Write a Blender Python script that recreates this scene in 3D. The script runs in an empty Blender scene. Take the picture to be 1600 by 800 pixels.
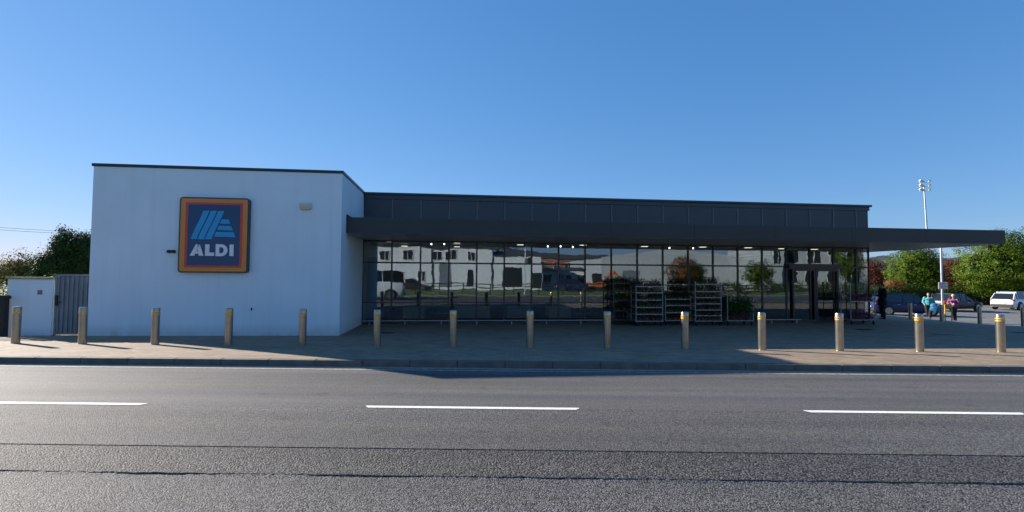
import bpy, bmesh, math, random
from mathutils import Vector, Matrix, Euler, noise
R = math.radians
PI = math.pi
random.seed(7)
S = bpy.context.scene
COL = S.collection

# ------------------------------------------------------------------ camera
F, W0, H0 = 793.63, 1600.0, 800.0
PITCH, ROLL, YB, YR = .0418434, .00699391, .117578, -.014818
EYE = 1.75
RA = YR - YB                      # direction of the road in building axes
def cam_axes():
    cp, sp, cr, sr = math.cos(PITCH), math.sin(PITCH), math.cos(ROLL), math.sin(ROLL)
    fw = Vector((0, cp, sp)); up = Vector((0, -sp, cp)); ri = Vector((1, 0, 0))
    r = cr*ri + sr*up; u = -sr*ri + cr*up
    M = Matrix.Rotation(-YB, 3, 'Z')
    return M @ fw, M @ r, M @ u
fw, ri, up = cam_axes()
cd = bpy.data.cameras.new('camera'); cam = bpy.data.objects.new('camera', cd); COL.objects.link(cam)
m = Matrix((ri, up, -fw)).transposed().to_4x4(); m.translation = Vector((0, 0, EYE))
cam.matrix_world = m
cd.sensor_width = 36; cd.lens = F/W0*36; cd.clip_start = .05; cd.clip_end = 3000
S.camera = cam

# ------------------------------------------------------------------ light
SUN_EL, SUN_AZ = R(21.6), R(145.0)       # sun stands behind the shop, to the left
to_sun = Vector((math.cos(SUN_EL)*math.cos(SUN_AZ), math.cos(SUN_EL)*math.sin(SUN_AZ), math.sin(SUN_EL)))
w = bpy.data.worlds.new('World'); S.world = w; w.use_nodes = True
nt = w.node_tree; bg = nt.nodes['Background']
sky = nt.nodes.new('ShaderNodeTexSky'); sky.sky_type = 'NISHITA'; sky.sun_disc = False
sky.sun_elevation = SUN_EL; sky.sun_rotation = math.atan2(to_sun.x, to_sun.y)
sky.air_density = 1.0; sky.dust_density = 0.05; sky.ozone_density = 3.0; sky.altitude = 50
# the camera's colour response to the clear sky: a power and a gain for each channel of the Nishita sky
sep = nt.nodes.new('ShaderNodeSeparateColor'); comb = nt.nodes.new('ShaderNodeCombineColor')
nt.links.new(sky.outputs[0], sep.inputs[0])
for ch, (gain, pw) in enumerate(((.378, .90), (.778, .62), (1.43, .50))):
    p_ = nt.nodes.new('ShaderNodeMath'); p_.operation = 'POWER'; p_.inputs[1].default_value = pw
    q_ = nt.nodes.new('ShaderNodeMath'); q_.operation = 'MULTIPLY'; q_.inputs[1].default_value = gain
    nt.links.new(sep.outputs[ch], p_.inputs[0]); nt.links.new(p_.outputs[0], q_.inputs[0]); nt.links.new(q_.outputs[0], comb.inputs[ch])
nt.links.new(comb.outputs[0], bg.inputs[0]); bg.inputs[1].default_value = .10
sd = bpy.data.lights.new('sun', 'SUN'); sun = bpy.data.objects.new('sun', sd); COL.objects.link(sun)
sd.energy = 5.0; sd.angle = R(.53); sd.color = (1, .915, .81)
sun.rotation_euler = (-to_sun).to_track_quat('-Z', 'Y').to_euler(); sun.location = to_sun*60
S.view_settings.view_transform = 'Standard'; S.view_settings.look = 'None'
S.view_settings.exposure = 1.25; S.view_settings.gamma = 1
S.render.engine = 'CYCLES'

# ------------------------------------------------------------------ materials
def sock(b, names, val):
    for n in names:
        if n in b.inputs: b.inputs[n].default_value = val; return
def mat(name, col, rough=.6, metal=0., spec=.5, noise_amt=.12, noise_scale=6., bump=0., bump_scale=60., coat=0., trans=0.):
    m = bpy.data.materials.new(name); m.use_nodes = True; t = m.node_tree; b = t.nodes['Principled BSDF']
    b.inputs['Roughness'].default_value = rough; b.inputs['Metallic'].default_value = metal
    sock(b, ['Specular IOR Level'], spec); sock(b, ['Coat Weight'], coat)
    tc = t.nodes.new('ShaderNodeTexCoord')
    n = t.nodes.new('ShaderNodeTexNoise'); n.inputs['Scale'].default_value = noise_scale; n.inputs['Detail'].default_value = 5
    t.links.new(tc.outputs['Object'], n.inputs['Vector'])
    r = t.nodes.new('ShaderNodeValToRGB')
    a = noise_amt
    r.color_ramp.elements[0].position = .3; r.color_ramp.elements[1].position = .7
    r.color_ramp.elements[0].color = (*[max(0, c*(1-a)) for c in col], 1)
    r.color_ramp.elements[1].color = (*[min(1, c*(1+a)) for c in col], 1)
    t.links.new(n.outputs['Fac'], r.inputs['Fac']); t.links.new(r.outputs['Color'], b.inputs['Base Color'])
    if bump > 0:
        n2 = t.nodes.new('ShaderNodeTexNoise'); n2.inputs['Scale'].default_value = bump_scale; n2.inputs['Detail'].default_value = 4
        t.links.new(tc.outputs['Object'], n2.inputs['Vector'])
        bp = t.nodes.new('ShaderNodeBump'); bp.inputs['Strength'].default_value = bump; bp.inputs['Distance'].default_value = .02
        t.links.new(n2.outputs['Fac'], bp.inputs['Height']); t.links.new(bp.outputs['Normal'], b.inputs['Normal'])
    return m
def emis(name, col, s):
    m = bpy.data.materials.new(name); m.use_nodes = True; b = m.node_tree.nodes['Principled BSDF']
    b.inputs['Base Color'].default_value = (*col, 1)
    b.inputs['Emission Color'].default_value = (*col, 1); b.inputs['Emission Strength'].default_value = s
    return m
def leafmat(name, c1, c2, tr=.35):
    m = bpy.data.materials.new(name); m.use_nodes = True; t = m.node_tree; b = t.nodes['Principled BSDF']
    b.inputs['Roughness'].default_value = .65; sock(b, ['Specular IOR Level'], .10)
    tc = t.nodes.new('ShaderNodeTexCoord'); n = t.nodes.new('ShaderNodeTexNoise'); n.inputs['Scale'].default_value = 1.4; n.inputs['Detail'].default_value = 8
    t.links.new(tc.outputs['Object'], n.inputs['Vector'])
    r = t.nodes.new('ShaderNodeValToRGB'); r.color_ramp.elements[0].position = .35; r.color_ramp.elements[1].position = .68
    r.color_ramp.elements[0].color = (*c1, 1); r.color_ramp.elements[1].color = (*c2, 1)
    t.links.new(n.outputs['Fac'], r.inputs['Fac']); t.links.new(r.outputs['Color'], b.inputs['Base Color'])
    tl = t.nodes.new('ShaderNodeBsdfTranslucent'); t.links.new(r.outputs['Color'], tl.inputs['Color'])
    mx = t.nodes.new('ShaderNodeMixShader'); mx.inputs[0].default_value = tr
    t.links.new(b.outputs[0], mx.inputs[1]); t.links.new(tl.outputs[0], mx.inputs[2])
    t.links.new(mx.outputs[0], t.nodes['Material Output'].inputs[0])
    return m

def render_wall():
    m = mat('white_render', (.64, .76, .83), .85, noise_amt=.035, noise_scale=.9, bump=.25, bump_scale=90)
    t = m.node_tree; b = t.nodes['Principled BSDF']; old = b.inputs['Base Color'].links[0].from_socket
    tc = [n for n in t.nodes if n.type == 'TEX_COORD'][0]
    sp = t.nodes.new('ShaderNodeSeparateXYZ'); t.links.new(tc.outputs['Object'], sp.inputs[0])
    # splash dirt along the foot of the wall and vertical streaks under the coping
    mp = t.nodes.new('ShaderNodeMapping'); mp.inputs['Scale'].default_value = (3.0, 3.0, .12); t.links.new(tc.outputs['Object'], mp.inputs[0])
    ns = t.nodes.new('ShaderNodeTexNoise'); ns.inputs['Scale'].default_value = 1.6; ns.inputs['Detail'].default_value = 8; t.links.new(mp.outputs[0], ns.inputs['Vector'])
    rr = t.nodes.new('ShaderNodeValToRGB'); rr.color_ramp.elements[0].position = .52; rr.color_ramp.elements[1].position = .8
    rr.color_ramp.elements[0].color = (0, 0, 0, 1); rr.color_ramp.elements[1].color = (.12, .12, .12, 1)
    t.links.new(ns.outputs['Fac'], rr.inputs[0])
    mr = t.nodes.new('ShaderNodeMapRange'); mr.inputs[1].default_value = -.12; mr.inputs[2].default_value = .32; mr.inputs[3].default_value = 1.1; mr.inputs[4].default_value = 0
    n3 = t.nodes.new('ShaderNodeTexNoise'); n3.inputs['Scale'].default_value = 4; n3.inputs['Detail'].default_value = 6; t.links.new(tc.outputs['Object'], n3.inputs['Vector'])
    ml = t.nodes.new('ShaderNodeMath'); ml.operation = 'MULTIPLY'
    t.links.new(sp.outputs['Z'], mr.inputs[0]); t.links.new(mr.outputs[0], ml.inputs[0]); t.links.new(n3.outputs['Fac'], ml.inputs[1])
    ad = t.nodes.new('ShaderNodeMath'); ad.operation = 'ADD'; ad.use_clamp = True
    t.links.new(ml.outputs[0], ad.inputs[0]); t.links.new(rr.outputs[0], ad.inputs[1])
    mx = t.nodes.new('ShaderNodeMix'); mx.data_type = 'RGBA'
    t.links.new(ad.outputs[0], mx.inputs[0]); t.links.new(old, mx.inputs[6]); mx.inputs[7].default_value = (.34, .36, .33, 1)
    t.links.new(mx.outputs[2], b.inputs['Base Color'])
    return m

def asphalt(name, dark, light, rough, scale, bump, tracks=False, wear=.15, lo=.32, hi=.72, streak=.10):
    m = bpy.data.materials.new(name); m.use_nodes = True; t = m.node_tree; b = t.nodes['Principled BSDF']
    b.inputs['Roughness'].default_value = rough; sock(b, ['Specular IOR Level'], .38)
    tc = t.nodes.new('ShaderNodeTexCoord')
    rot = t.nodes.new('ShaderNodeMapping'); rot.inputs['Rotation'].default_value = (.61, .37, .83); t.links.new(tc.outputs['Object'], rot.inputs[0])
    v = t.nodes.new('ShaderNodeTexVoronoi'); v.inputs['Scale'].default_value = scale; t.links.new(rot.outputs[0], v.inputs['Vector'])
    n = t.nodes.new('ShaderNodeTexNoise'); n.inputs['Scale'].default_value = scale*.77; n.inputs['Detail'].default_value = 4; t.links.new(rot.outputs[0], n.inputs['Vector'])
    mpx = t.nodes.new('ShaderNodeMapping'); mpx.inputs['Scale'].default_value = (.12, .9, 1); t.links.new(tc.outputs['Object'], mpx.inputs[0])
    big = t.nodes.new('ShaderNodeTexNoise'); big.inputs['Scale'].default_value = 1.1; big.inputs['Detail'].default_value = 7; t.links.new(mpx.outputs[0], big.inputs['Vector'])
    r = t.nodes.new('ShaderNodeValToRGB'); r.color_ramp.elements[0].position = lo; r.color_ramp.elements[1].position = hi
    r.color_ramp.elements[0].color = (*dark, 1); r.color_ramp.elements[1].color = (*light, 1)
    # single stones get their own grey
    sp = t.nodes.new('ShaderNodeSeparateColor'); t.links.new(v.outputs['Color'], sp.inputs[0])
    mixn = t.nodes.new('ShaderNodeMath'); mixn.operation = 'MULTIPLY_ADD'; mixn.inputs[1].default_value = .45
    sc = t.nodes.new('ShaderNodeMath'); sc.operation = 'MULTIPLY'; sc.inputs[1].default_value = .55
    t.links.new(sp.outputs[0], mixn.inputs[0]); t.links.new(n.outputs['Fac'], sc.inputs[0]); t.links.new(sc.outputs[0], mixn.inputs[2])
    t.links.new(mixn.outputs[0], r.inputs['Fac'])
    r2 = t.nodes.new('ShaderNodeMapRange'); r2.inputs[1].default_value = .3; r2.inputs[2].default_value = .7; r2.inputs[3].default_value = 1-wear; r2.inputs[4].default_value = 1+wear
    t.links.new(big.outputs['Fac'], r2.inputs[0])
    # tyre-polished tracks: long narrow bands of slightly different grey and hue
    mpt = t.nodes.new('ShaderNodeMapping'); mpt.inputs['Scale'].default_value = (.035, 2.6, 1); t.links.new(tc.outputs['Object'], mpt.inputs[0])
    tn = t.nodes.new('ShaderNodeTexNoise'); tn.inputs['Scale'].default_value = 1.0; tn.inputs['Detail'].default_value = 5; t.links.new(mpt.outputs[0], tn.inputs['Vector'])
    r3 = t.nodes.new('ShaderNodeValToRGB'); r3.color_ramp.elements[0].position = .36; r3.color_ramp.elements[1].position = .66
    r3.color_ramp.elements[0].color = (1-streak, 1-streak*.8, 1-streak*.3, 1); r3.color_ramp.elements[1].color = (1+streak, 1+streak*.85, 1+streak*.5, 1)
    t.links.new(tn.outputs['Fac'], r3.inputs[0])
    # a few dark oil drips and dull stains
    st = t.nodes.new('ShaderNodeTexNoise'); st.inputs['Scale'].default_value = 2.3; st.inputs['Detail'].default_value = 3; t.links.new(tc.outputs['Object'], st.inputs['Vector'])
    r4 = t.nodes.new('ShaderNodeMapRange'); r4.inputs[1].default_value = .62; r4.inputs[2].default_value = .74; r4.inputs[3].default_value = 1; r4.inputs[4].default_value = .72
    t.links.new(st.outputs['Fac'], r4.inputs[0])
    m1 = t.nodes.new('ShaderNodeVectorMath'); m1.operation = 'MULTIPLY'; t.links.new(r.outputs[0], m1.inputs[0]); t.links.new(r3.outputs[0], m1.inputs[1])
    m2 = t.nodes.new('ShaderNodeVectorMath'); m2.operation = 'SCALE'; t.links.new(m1.outputs[0], m2.inputs[0]); t.links.new(r4.outputs[0], m2.inputs['Scale'])
    mu = t.nodes.new('ShaderNodeVectorMath'); mu.operation = 'SCALE'; t.links.new(m2.outputs[0], mu.inputs[0]); t.links.new(r2.outputs[0], mu.inputs['Scale'])
    t.links.new(mu.outputs[0], b.inputs['Base Color'])
    h = t.nodes.new('ShaderNodeMath'); h.operation = 'SUBTRACT'; t.links.new(n.outputs['Fac'], h.inputs[0]); t.links.new(v.outputs['Distance'], h.inputs[1])
    bp = t.nodes.new('ShaderNodeBump'); bp.inputs['Strength'].default_value = bump; bp.inputs['Distance'].default_value = .01
    t.links.new(h.outputs[0], bp.inputs['Height']); t.links.new(bp.outputs[0], b.inputs['Normal'])
    return m

def paving_mat():
    m = bpy.data.materials.new('block_paving'); m.use_nodes = True; t = m.node_tree; b = t.nodes['Principled BSDF']
    b.inputs['Roughness'].default_value = .8; sock(b, ['Specular IOR Level'], .3)
    tc = t.nodes.new('ShaderNodeTexCoord')
    br = t.nodes.new('ShaderNodeTexBrick'); br.inputs['Scale'].default_value = 1
    br.inputs['Brick Width'].default_value = .2; br.inputs['Row Height'].default_value = .1; br.inputs['Mortar Size'].default_value = .004
    br.inputs['Color1'].default_value = (.215, .165, .112, 1); br.inputs['Color2'].default_value = (.32, .235, .158, 1); br.inputs['Mortar'].default_value = (.13, .12, .10, 1)
    br.offset = .5
    t.links.new(tc.outputs['Object'], br.inputs['Vector'])
    n = t.nodes.new('ShaderNodeTexNoise'); n.inputs['Scale'].default_value = 1.3; n.inputs['Detail'].default_value = 8; n.inputs['Roughness'].default_value = .65
    t.links.new(tc.outputs['Object'], n.inputs['Vector'])
    r2 = t.nodes.new('ShaderNodeMapRange'); r2.inputs[1].default_value = .3; r2.inputs[2].default_value = .7; r2.inputs[3].default_value = .78; r2.inputs[4].default_value = 1.15
    t.links.new(n.outputs['Fac'], r2.inputs[0])
    mu = t.nodes.new('ShaderNodeVectorMath'); mu.operation = 'SCALE'; t.links.new(br.outputs['Color'], mu.inputs[0]); t.links.new(r2.outputs[0], mu.inputs['Scale'])
    t.links.new(mu.outputs[0], b.inputs['Base Color'])
    n2 = t.nodes.new('ShaderNodeTexNoise'); n2.inputs['Scale'].default_value = 70; t.links.new(tc.outputs['Object'], n2.inputs['Vector'])
    ad = t.nodes.new('ShaderNodeMath'); ad.operation = 'MULTIPLY_ADD'; ad.inputs[1].default_value = -.8
    t.links.new(br.outputs['Fac'], ad.inputs[0]); t.links.new(n2.outputs['Fac'], ad.inputs[2])
    bp = t.nodes.new('ShaderNodeBump'); bp.inputs['Strength'].default_value = .35; bp.inputs['Distance'].default_value = .006
    t.links.new(ad.outputs[0], bp.inputs['Height']); t.links.new(bp.outputs[0], b.inputs['Normal'])
    return m

def glass_mat(name='shop_glass', f0ior=2.6, tint=(.55, .62, .62), wav=.0013):
    m = bpy.data.materials.new(name); m.use_nodes = True; t = m.node_tree
    for n in list(t.nodes):
        if n.type != 'OUTPUT_MATERIAL': t.nodes.remove(n)
    out = [n for n in t.nodes if n.type == 'OUTPUT_MATERIAL'][0]
    tr = t.nodes.new('ShaderNodeBsdfTransparent'); tr.inputs[0].default_value = (*tint, 1)
    gl = t.nodes.new('ShaderNodeBsdfGlossy'); gl.inputs['Roughness'].default_value = .0; gl.inputs['Color'].default_value = (.72, .86, .97, 1)
    fr = t.nodes.new('ShaderNodeFresnel'); fr.inputs[0].default_value = f0ior
    mx = t.nodes.new('ShaderNodeMixShader')
    tc = t.nodes.new('ShaderNodeTexCoord'); n = t.nodes.new('ShaderNodeTexNoise'); n.inputs['Scale'].default_value = 1.7; n.inputs['Detail'].default_value = 1.5
    t.links.new(tc.outputs['Object'], n.inputs['Vector'])
    bp = t.nodes.new('ShaderNodeBump'); bp.inputs['Strength'].default_value = 1; bp.inputs['Distance'].default_value = wav
    t.links.new(n.outputs['Fac'], bp.inputs['Height']); t.links.new(bp.outputs[0], gl.inputs['Normal'])
    t.links.new(fr.outputs[0], mx.inputs[0]); t.links.new(tr.outputs[0], mx.inputs[1]); t.links.new(gl.outputs[0], mx.inputs[2])
    t.links.new(mx.outputs[0], out.inputs[0])
    return m

M = dict(
    white=render_wall(),
    cap=mat('dark_coping', (.012, .024, .038), .4, noise_amt=.1),
    clad=mat('dark_grey_cladding', (.018, .040, .056), .42, noise_amt=.15, noise_scale=.8, bump=.04, bump_scale=3),
    clad2=mat('dark_grey_flashing', (.065, .09, .105), .4, noise_amt=.1),
    fascia=mat('anthracite_fascia', (.022, .030, .034), .55, noise_amt=.12, noise_scale=.7),
    soffit=mat('soffit_panel', (.42, .39, .37), .35, noise_amt=.1, noise_scale=1),
    frame=mat('window_frame_dark', (.02, .025, .03), .4, noise_amt=.1),
    glass=glass_mat(),
    steel=mat('stainless_steel', (.37, .33, .27), .28, metal=.9, noise_amt=.10, noise_scale=9, bump=.03, bump_scale=200),
    galv=mat('galvanised_steel', (.42, .44, .46), .45, metal=.6, noise_amt=.12, noise_scale=12),
    galv2=mat('dull_galvanised', (.24, .26, .28), .55, metal=.4, noise_amt=.2, noise_scale=12),
    band=mat('yellow_reflective_band', (.75, .36, .015), .4, noise_amt=.12, noise_scale=30),
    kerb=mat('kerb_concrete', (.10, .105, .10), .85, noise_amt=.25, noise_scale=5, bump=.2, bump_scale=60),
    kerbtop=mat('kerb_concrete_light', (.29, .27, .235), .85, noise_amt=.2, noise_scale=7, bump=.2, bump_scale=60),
    paint=mat('road_paint_white', (.74, .74, .72), .6, noise_amt=.12, noise_scale=22, bump=.15, bump_scale=80),
    linewhite=mat('worn_line_paint', (.27, .26, .23), .8, noise_amt=.5, noise_scale=14),
    far_asph=asphalt('asphalt_worn_lane', (.045, .044, .043), (.145, .137, .128), .76, 120, .40, wear=.16, streak=.22),
    mid_asph=asphalt('asphalt_near_lane', (.022, .022, .022), (.145, .139, .130), .78, 92, .75, wear=.14, lo=.34, hi=.68, streak=.12),
    band_asph=asphalt('asphalt_trench_patch', (.010, .010, .011), (.105, .101, .095), .78, 62, 1.0, wear=.25, lo=.36, hi=.70, streak=.1),
    near_asph=asphalt('asphalt_coarse', (.014, .014, .015), (.160, .154, .146), .78, 84, .7, wear=.16, lo=.34, hi=.68, streak=.1),
    park_asph=asphalt('asphalt_car_park', (.10, .10, .10), (.20, .20, .19), .8, 40, .2),
    paving=paving_mat(),
    grass=mat('grass_ground', (.10, .15, .03), .9, noise_amt=.5, noise_scale=.6, bump=.5, bump_scale=12),
    black=mat('matt_black', (.01, .01, .011), .6),
    rubber=mat('tyre_rubber', (.012, .012, .013), .8),
    cream=mat('cream_plastic', (.55, .53, .44), .5, noise_amt=.05),
    gatem=mat('gate_steel_grey', (.17, .20, .23), .5, metal=.2, noise_amt=.14, noise_scale=3),
    wood=mat('bark', (.07, .055, .04), .9, noise_amt=.35, noise_scale=9, bump=.5, bump_scale=25),
    fence=mat('dark_timber', (.025, .022, .02), .8, noise_amt=.3),
    floor=mat('shop_floor', (.22, .21, .20), .35, noise_amt=.05),
    inwall=mat('shop_wall', (.30, .29, .27), .8, noise_amt=.1),
    ceil=mat('shop_ceiling', (.30, .30, .30), .8, noise_amt=.05),
    lite=emis('ceiling_light_glow', (1, .90, .72), .9),
    spot=emis('spot_light_glow', (1, .96, .88), 4),
)

# ------------------------------------------------------------------ mesh helpers
class MB:
    def __init__(s): s.v = []; s.f = []; s.mi = []
    def add(s, vs, fs, mi=0):
        o = len(s.v); s.v += [tuple(v) for v in vs]; s.f += [tuple(i+o for i in f) for f in fs]; s.mi += [mi]*len(fs); return s
    def box(s, x0, x1, y0, y1, z0, z1, mi=0):
        vs = [(x0,y0,z0),(x1,y0,z0),(x1,y1,z0),(x0,y1,z0),(x0,y0,z1),(x1,y0,z1),(x1,y1,z1),(x0,y1,z1)]
        return s.add(vs, [(0,3,2,1),(4,5,6,7),(0,1,5,4),(1,2,6,5),(2,3,7,6),(3,0,4,7)], mi)
    def bar(s, a, b, r, n=8, r2=None, caps=True, mi=0):
        a = Vector(a); b = Vector(b); d = (b-a).normalized(); q = d.to_track_quat('Z', 'Y').to_matrix(); r2 = r if r2 is None else r2
        vs = []
        for k in range(n):
            t = 2*PI*k/n; vs.append(a + q @ Vector((r*math.cos(t), r*math.sin(t), 0)))
        for k in range(n):
            t = 2*PI*k/n; vs.append(b + q @ Vector((r2*math.cos(t), r2*math.sin(t), 0)))
        fs = [(k, (k+1) % n, n+(k+1) % n, n+k) for k in range(n)]
        if caps: fs += [tuple(range(n))[::-1], tuple(range(n, 2*n))]
        return s.add(vs, fs, mi)
    def lathe(s, prof, n=24, c=(0, 0, 0), axis='Z', mi=0):
        vs = []
        for (r, z) in prof:
            for k in range(n):
                t = 2*PI*k/n; p = (r*math.cos(t), r*math.sin(t), z)
                if axis == 'Y': p = (p[0], z, p[1])
                if axis == 'X': p = (z, p[0], p[1])
                vs.append((p[0]+c[0], p[1]+c[1], p[2]+c[2]))
        fs = []
        for i in range(len(prof)-1):
            for k in range(n): fs.append((i*n+k, i*n+(k+1) % n, (i+1)*n+(k+1) % n, (i+1)*n+k))
        fs.append(tuple(range(n))[::-1]); fs.append(tuple(range((len(prof)-1)*n, len(prof)*n)))
        return s.add(vs, fs, mi)
    def prismY(s, pts, y0, y1, mi=0):     # polygon in XZ extruded along Y
        n = len(pts); vs = [(x, y0, z) for x, z in pts] + [(x, y1, z) for x, z in pts]
        return s.add(vs, [tuple(range(n)), tuple(range(n, 2*n))[::-1]] + [(i, n+i, n+(i+1) % n, (i+1) % n) for i in range(n)], mi)
    def ball(s, c, rx, ry=None, rz=None, nu=12, nv=8, mi=0):
        ry = ry or rx; rz = rz or rx; vs = [(c[0], c[1], c[2]+rz)]
        for j in range(1, nv):
            a = PI*j/nv
            for i in range(nu):
                t = 2*PI*i/nu; vs.append((c[0]+rx*math.sin(a)*math.cos(t), c[1]+ry*math.sin(a)*math.sin(t), c[2]+rz*math.cos(a)))
        vs.append((c[0], c[1], c[2]-rz)); L = len(vs)-1
        fs = [(0, 1+i, 1+(i+1) % nu) for i in range(nu)]
        for j in range(nv-2):
            for i in range(nu): fs.append((1+j*nu+i, 1+(j+1)*nu+i, 1+(j+1)*nu+(i+1) % nu, 1+j*nu+(i+1) % nu))
        fs += [(L, 1+(nv-2)*nu+(i+1) % nu, 1+(nv-2)*nu+i) for i in range(nu)]
        return s.add(vs, fs, mi)
    def build(s, name, mats, parent=None, loc=None, rz=0, bevel=0, smooth=False, fix=True):
        me = bpy.data.meshes.new(name); me.from_pydata(s.v, [], s.f)
        if not isinstance(mats, (list, tuple)): mats = [mats]
        for q in mats: me.materials.append(q)
        if len(mats) > 1: me.polygons.foreach_set('material_index', s.mi)
        if fix:
            b = bmesh.new(); b.from_mesh(me); bmesh.ops.recalc_face_normals(b, faces=b.faces); b.to_mesh(me); b.free()
        o = bpy.data.objects.new(name, me); COL.objects.link(o)
        if parent: o.parent = parent
        if loc is not None: o.location = loc
        o.rotation_euler.z = rz
        if smooth:
            for p in me.polygons: p.use_smooth = len(p.vertices) < 6
            try: me.set_sharp_from_angle(angle=R(40))
            except Exception: pass
        if bevel:
            md = o.modifiers.new('bevel', 'BEVEL'); md.width = bevel; md.segments = 2; md.limit_method = 'ANGLE'
        return o
def empty(name, loc=(0, 0, 0), rz=0):
    o = bpy.data.objects.new(name, None); COL.objects.link(o); o.location = loc; o.rotation_euler.z = rz; o.empty_display_size = .2; return o
def tag(o, label, cat, group=None):
    o['label'] = label; o['category'] = cat
    if group: o['group'] = group
    return o
def struct(o): o['kind'] = 'structure'; return o
def copy_tree(o, parent=None):
    c = o.copy(); COL.objects.link(c)
    if parent: c.parent = parent
    for ch in KIDS.get(o.name, []): copy_tree(ch, c)
    return c
KIDS = {}
def reg(o):                       # remember the children of a prototype
    KIDS[o.name] = [c for c in bpy.data.objects if c.parent == o]
    for c in KIDS[o.name]: reg(c)
    return o

# ------------------------------------------------------------------ ground heights
cR, sR = math.cos(RA), math.sin(RA)
def rd(u, v): return (u*cR - v*sR, u*sR + v*cR)         # road frame -> building frame
def vof(x, y): return -x*sR + y*cR
def cl(t): return max(0., min(1., t))
def zp(x, y):
    v = vof(x, y)
    z = .13 - .08*cl((v-9.95)/2.4) - .13*cl((v-12.35)/3.4)
    z -= .72*cl((x-19)/13.)*cl((v-14)/14.)
    return z
def axisvals(*segs):
    out = []
    for a, b, n in segs: out += [a + (b-a)*i/n for i in range(n)]
    out.append(segs[-1][1]); return out
def sheet(name, xs, ys, zf, mats, keep=lambda x, y: True):
    mb = MB(); idx = {}
    for i, x in enumerate(xs):
        for j, y in enumerate(ys): idx[i, j] = len(mb.v); mb.v.append((x, y, zf(x, y)))
    for i in range(len(xs)-1):
        for j in range(len(ys)-1):
            if keep((xs[i]+xs[i+1])/2, (ys[j]+ys[j+1])/2):
                mb.f.append((idx[i, j], idx[i+1, j], idx[i+1, j+1], idx[i, j+1])); mb.mi.append(0)
    return mb.build(name, mats, fix=False)

# terrain sheet out to the horizon (grass, lies below everything paved)
def zter(x, y):
    v = vof(x, y)
    if v < 10.2: return -.20
    zz = zp(x, y) - .16
    if x < -13.2 and y > 16: zz += .14
    return zz
struct(sheet('ground', axisvals((-900, -60, 12), (-60, -13.2, 12), (-13.2, 60, 60), (60, 900, 12)), axisvals((-900, -60, 10), (-60, 10, 30), (10, 16.4, 8), (16.4, 60, 40), (60, 900, 14)), zter, M['grass']))

# ------------------------------------------------------------------ road (drawn in the road's own frame)
def jag(u, k, amp): return amp*(noise.noise(Vector((u*6.0, k, 0))) + .6*noise.noise(Vector((u*23.0, k+9, 0))))
us = axisvals((-300, -30, 20), (-30, -8, 40), (-8, 8, 520), (8, 30, 40), (30, 300, 20))
mb = MB()
rows = []
for u in us:
    a = 4.545 + jag(u, 1.3, .016) + .007*noise.noise(Vector((u*60, 2, 0))); b = 5.23 + jag(u, 5.7, .004)
    dz = .005 + .012*max(0, noise.noise(Vector((u*1.1, 3, 0)))+.30) + .005*noise.noise(Vector((u*40, 8, 0)))
    rows.append([(u, -3.2, -.022), (u, 3.6, -.0195), (u, a-.05, -.019), (u, a-.003, -.004-dz), (u, a+.003, -.004), (u, b-.003, -.004), (u, b+.003, .003), (u, 6.86, .003), (u, 9.80, .003)])
for r_ in rows: mb.v += r_
K = len(rows[0]); mis = [0, 0, 0, 0, 1, 1, 3, 2]
for i in range(len(rows)-1):
    for k in range(K-1): mb.f.append((i*K+k, (i+1)*K+k, (i+1)*K+k+1, i*K+k+1)); mb.mi.append(mis[k])
struct(mb.build('road', [M['near_asph'], M['band_asph'], M['far_asph'], M['mid_asph']], rz=RA, fix=False))
# centre line dashes: ends cut at a slant
mb = MB()
per = 5.84
for k in range(-20, 21):
    if k == 0: pass
    u1 = .81 + k*per; u0 = u1 - 2.86
    n_ = 14; top = []; bot = []
    mb.add([(u0+.05, 6.80, .0075), (u1-.06, 6.80, .0075), (u1+.0, 6.87, .0075), (u1-.0, 6.905, .0075), (u0, 6.905, .0075), (u0-.0, 6.87, .0075)], [(0, 1, 2, 3, 4, 5)])
struct(mb.build('road_centre_line', M['paint'], rz=RA, fix=False))
mb = MB()
for i in range(-60, 60):
    u0 = i*1.5; mb.add([(u0, 9.50, .007), (u0+1.5, 9.50, .007), (u0+1.5, 9.60, .007), (u0, 9.60, .007)], [(0, 1, 2, 3)])
struct(mb.build('road_edge_line', M['linewhite'], rz=RA, fix=False))
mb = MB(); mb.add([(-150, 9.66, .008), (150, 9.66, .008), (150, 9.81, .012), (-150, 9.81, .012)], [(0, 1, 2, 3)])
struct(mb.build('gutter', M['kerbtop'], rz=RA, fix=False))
# kerb stones
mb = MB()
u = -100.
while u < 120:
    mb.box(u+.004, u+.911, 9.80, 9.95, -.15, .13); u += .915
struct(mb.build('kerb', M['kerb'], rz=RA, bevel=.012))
mb = MB()
u = -100.
while u < 100:
    mb.box(u+.004, u+.911, -3.35, -3.2, -.15, .10); u += .915
struct(mb.build('kerb', M['kerb'], rz=RA, bevel=.012))
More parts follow.
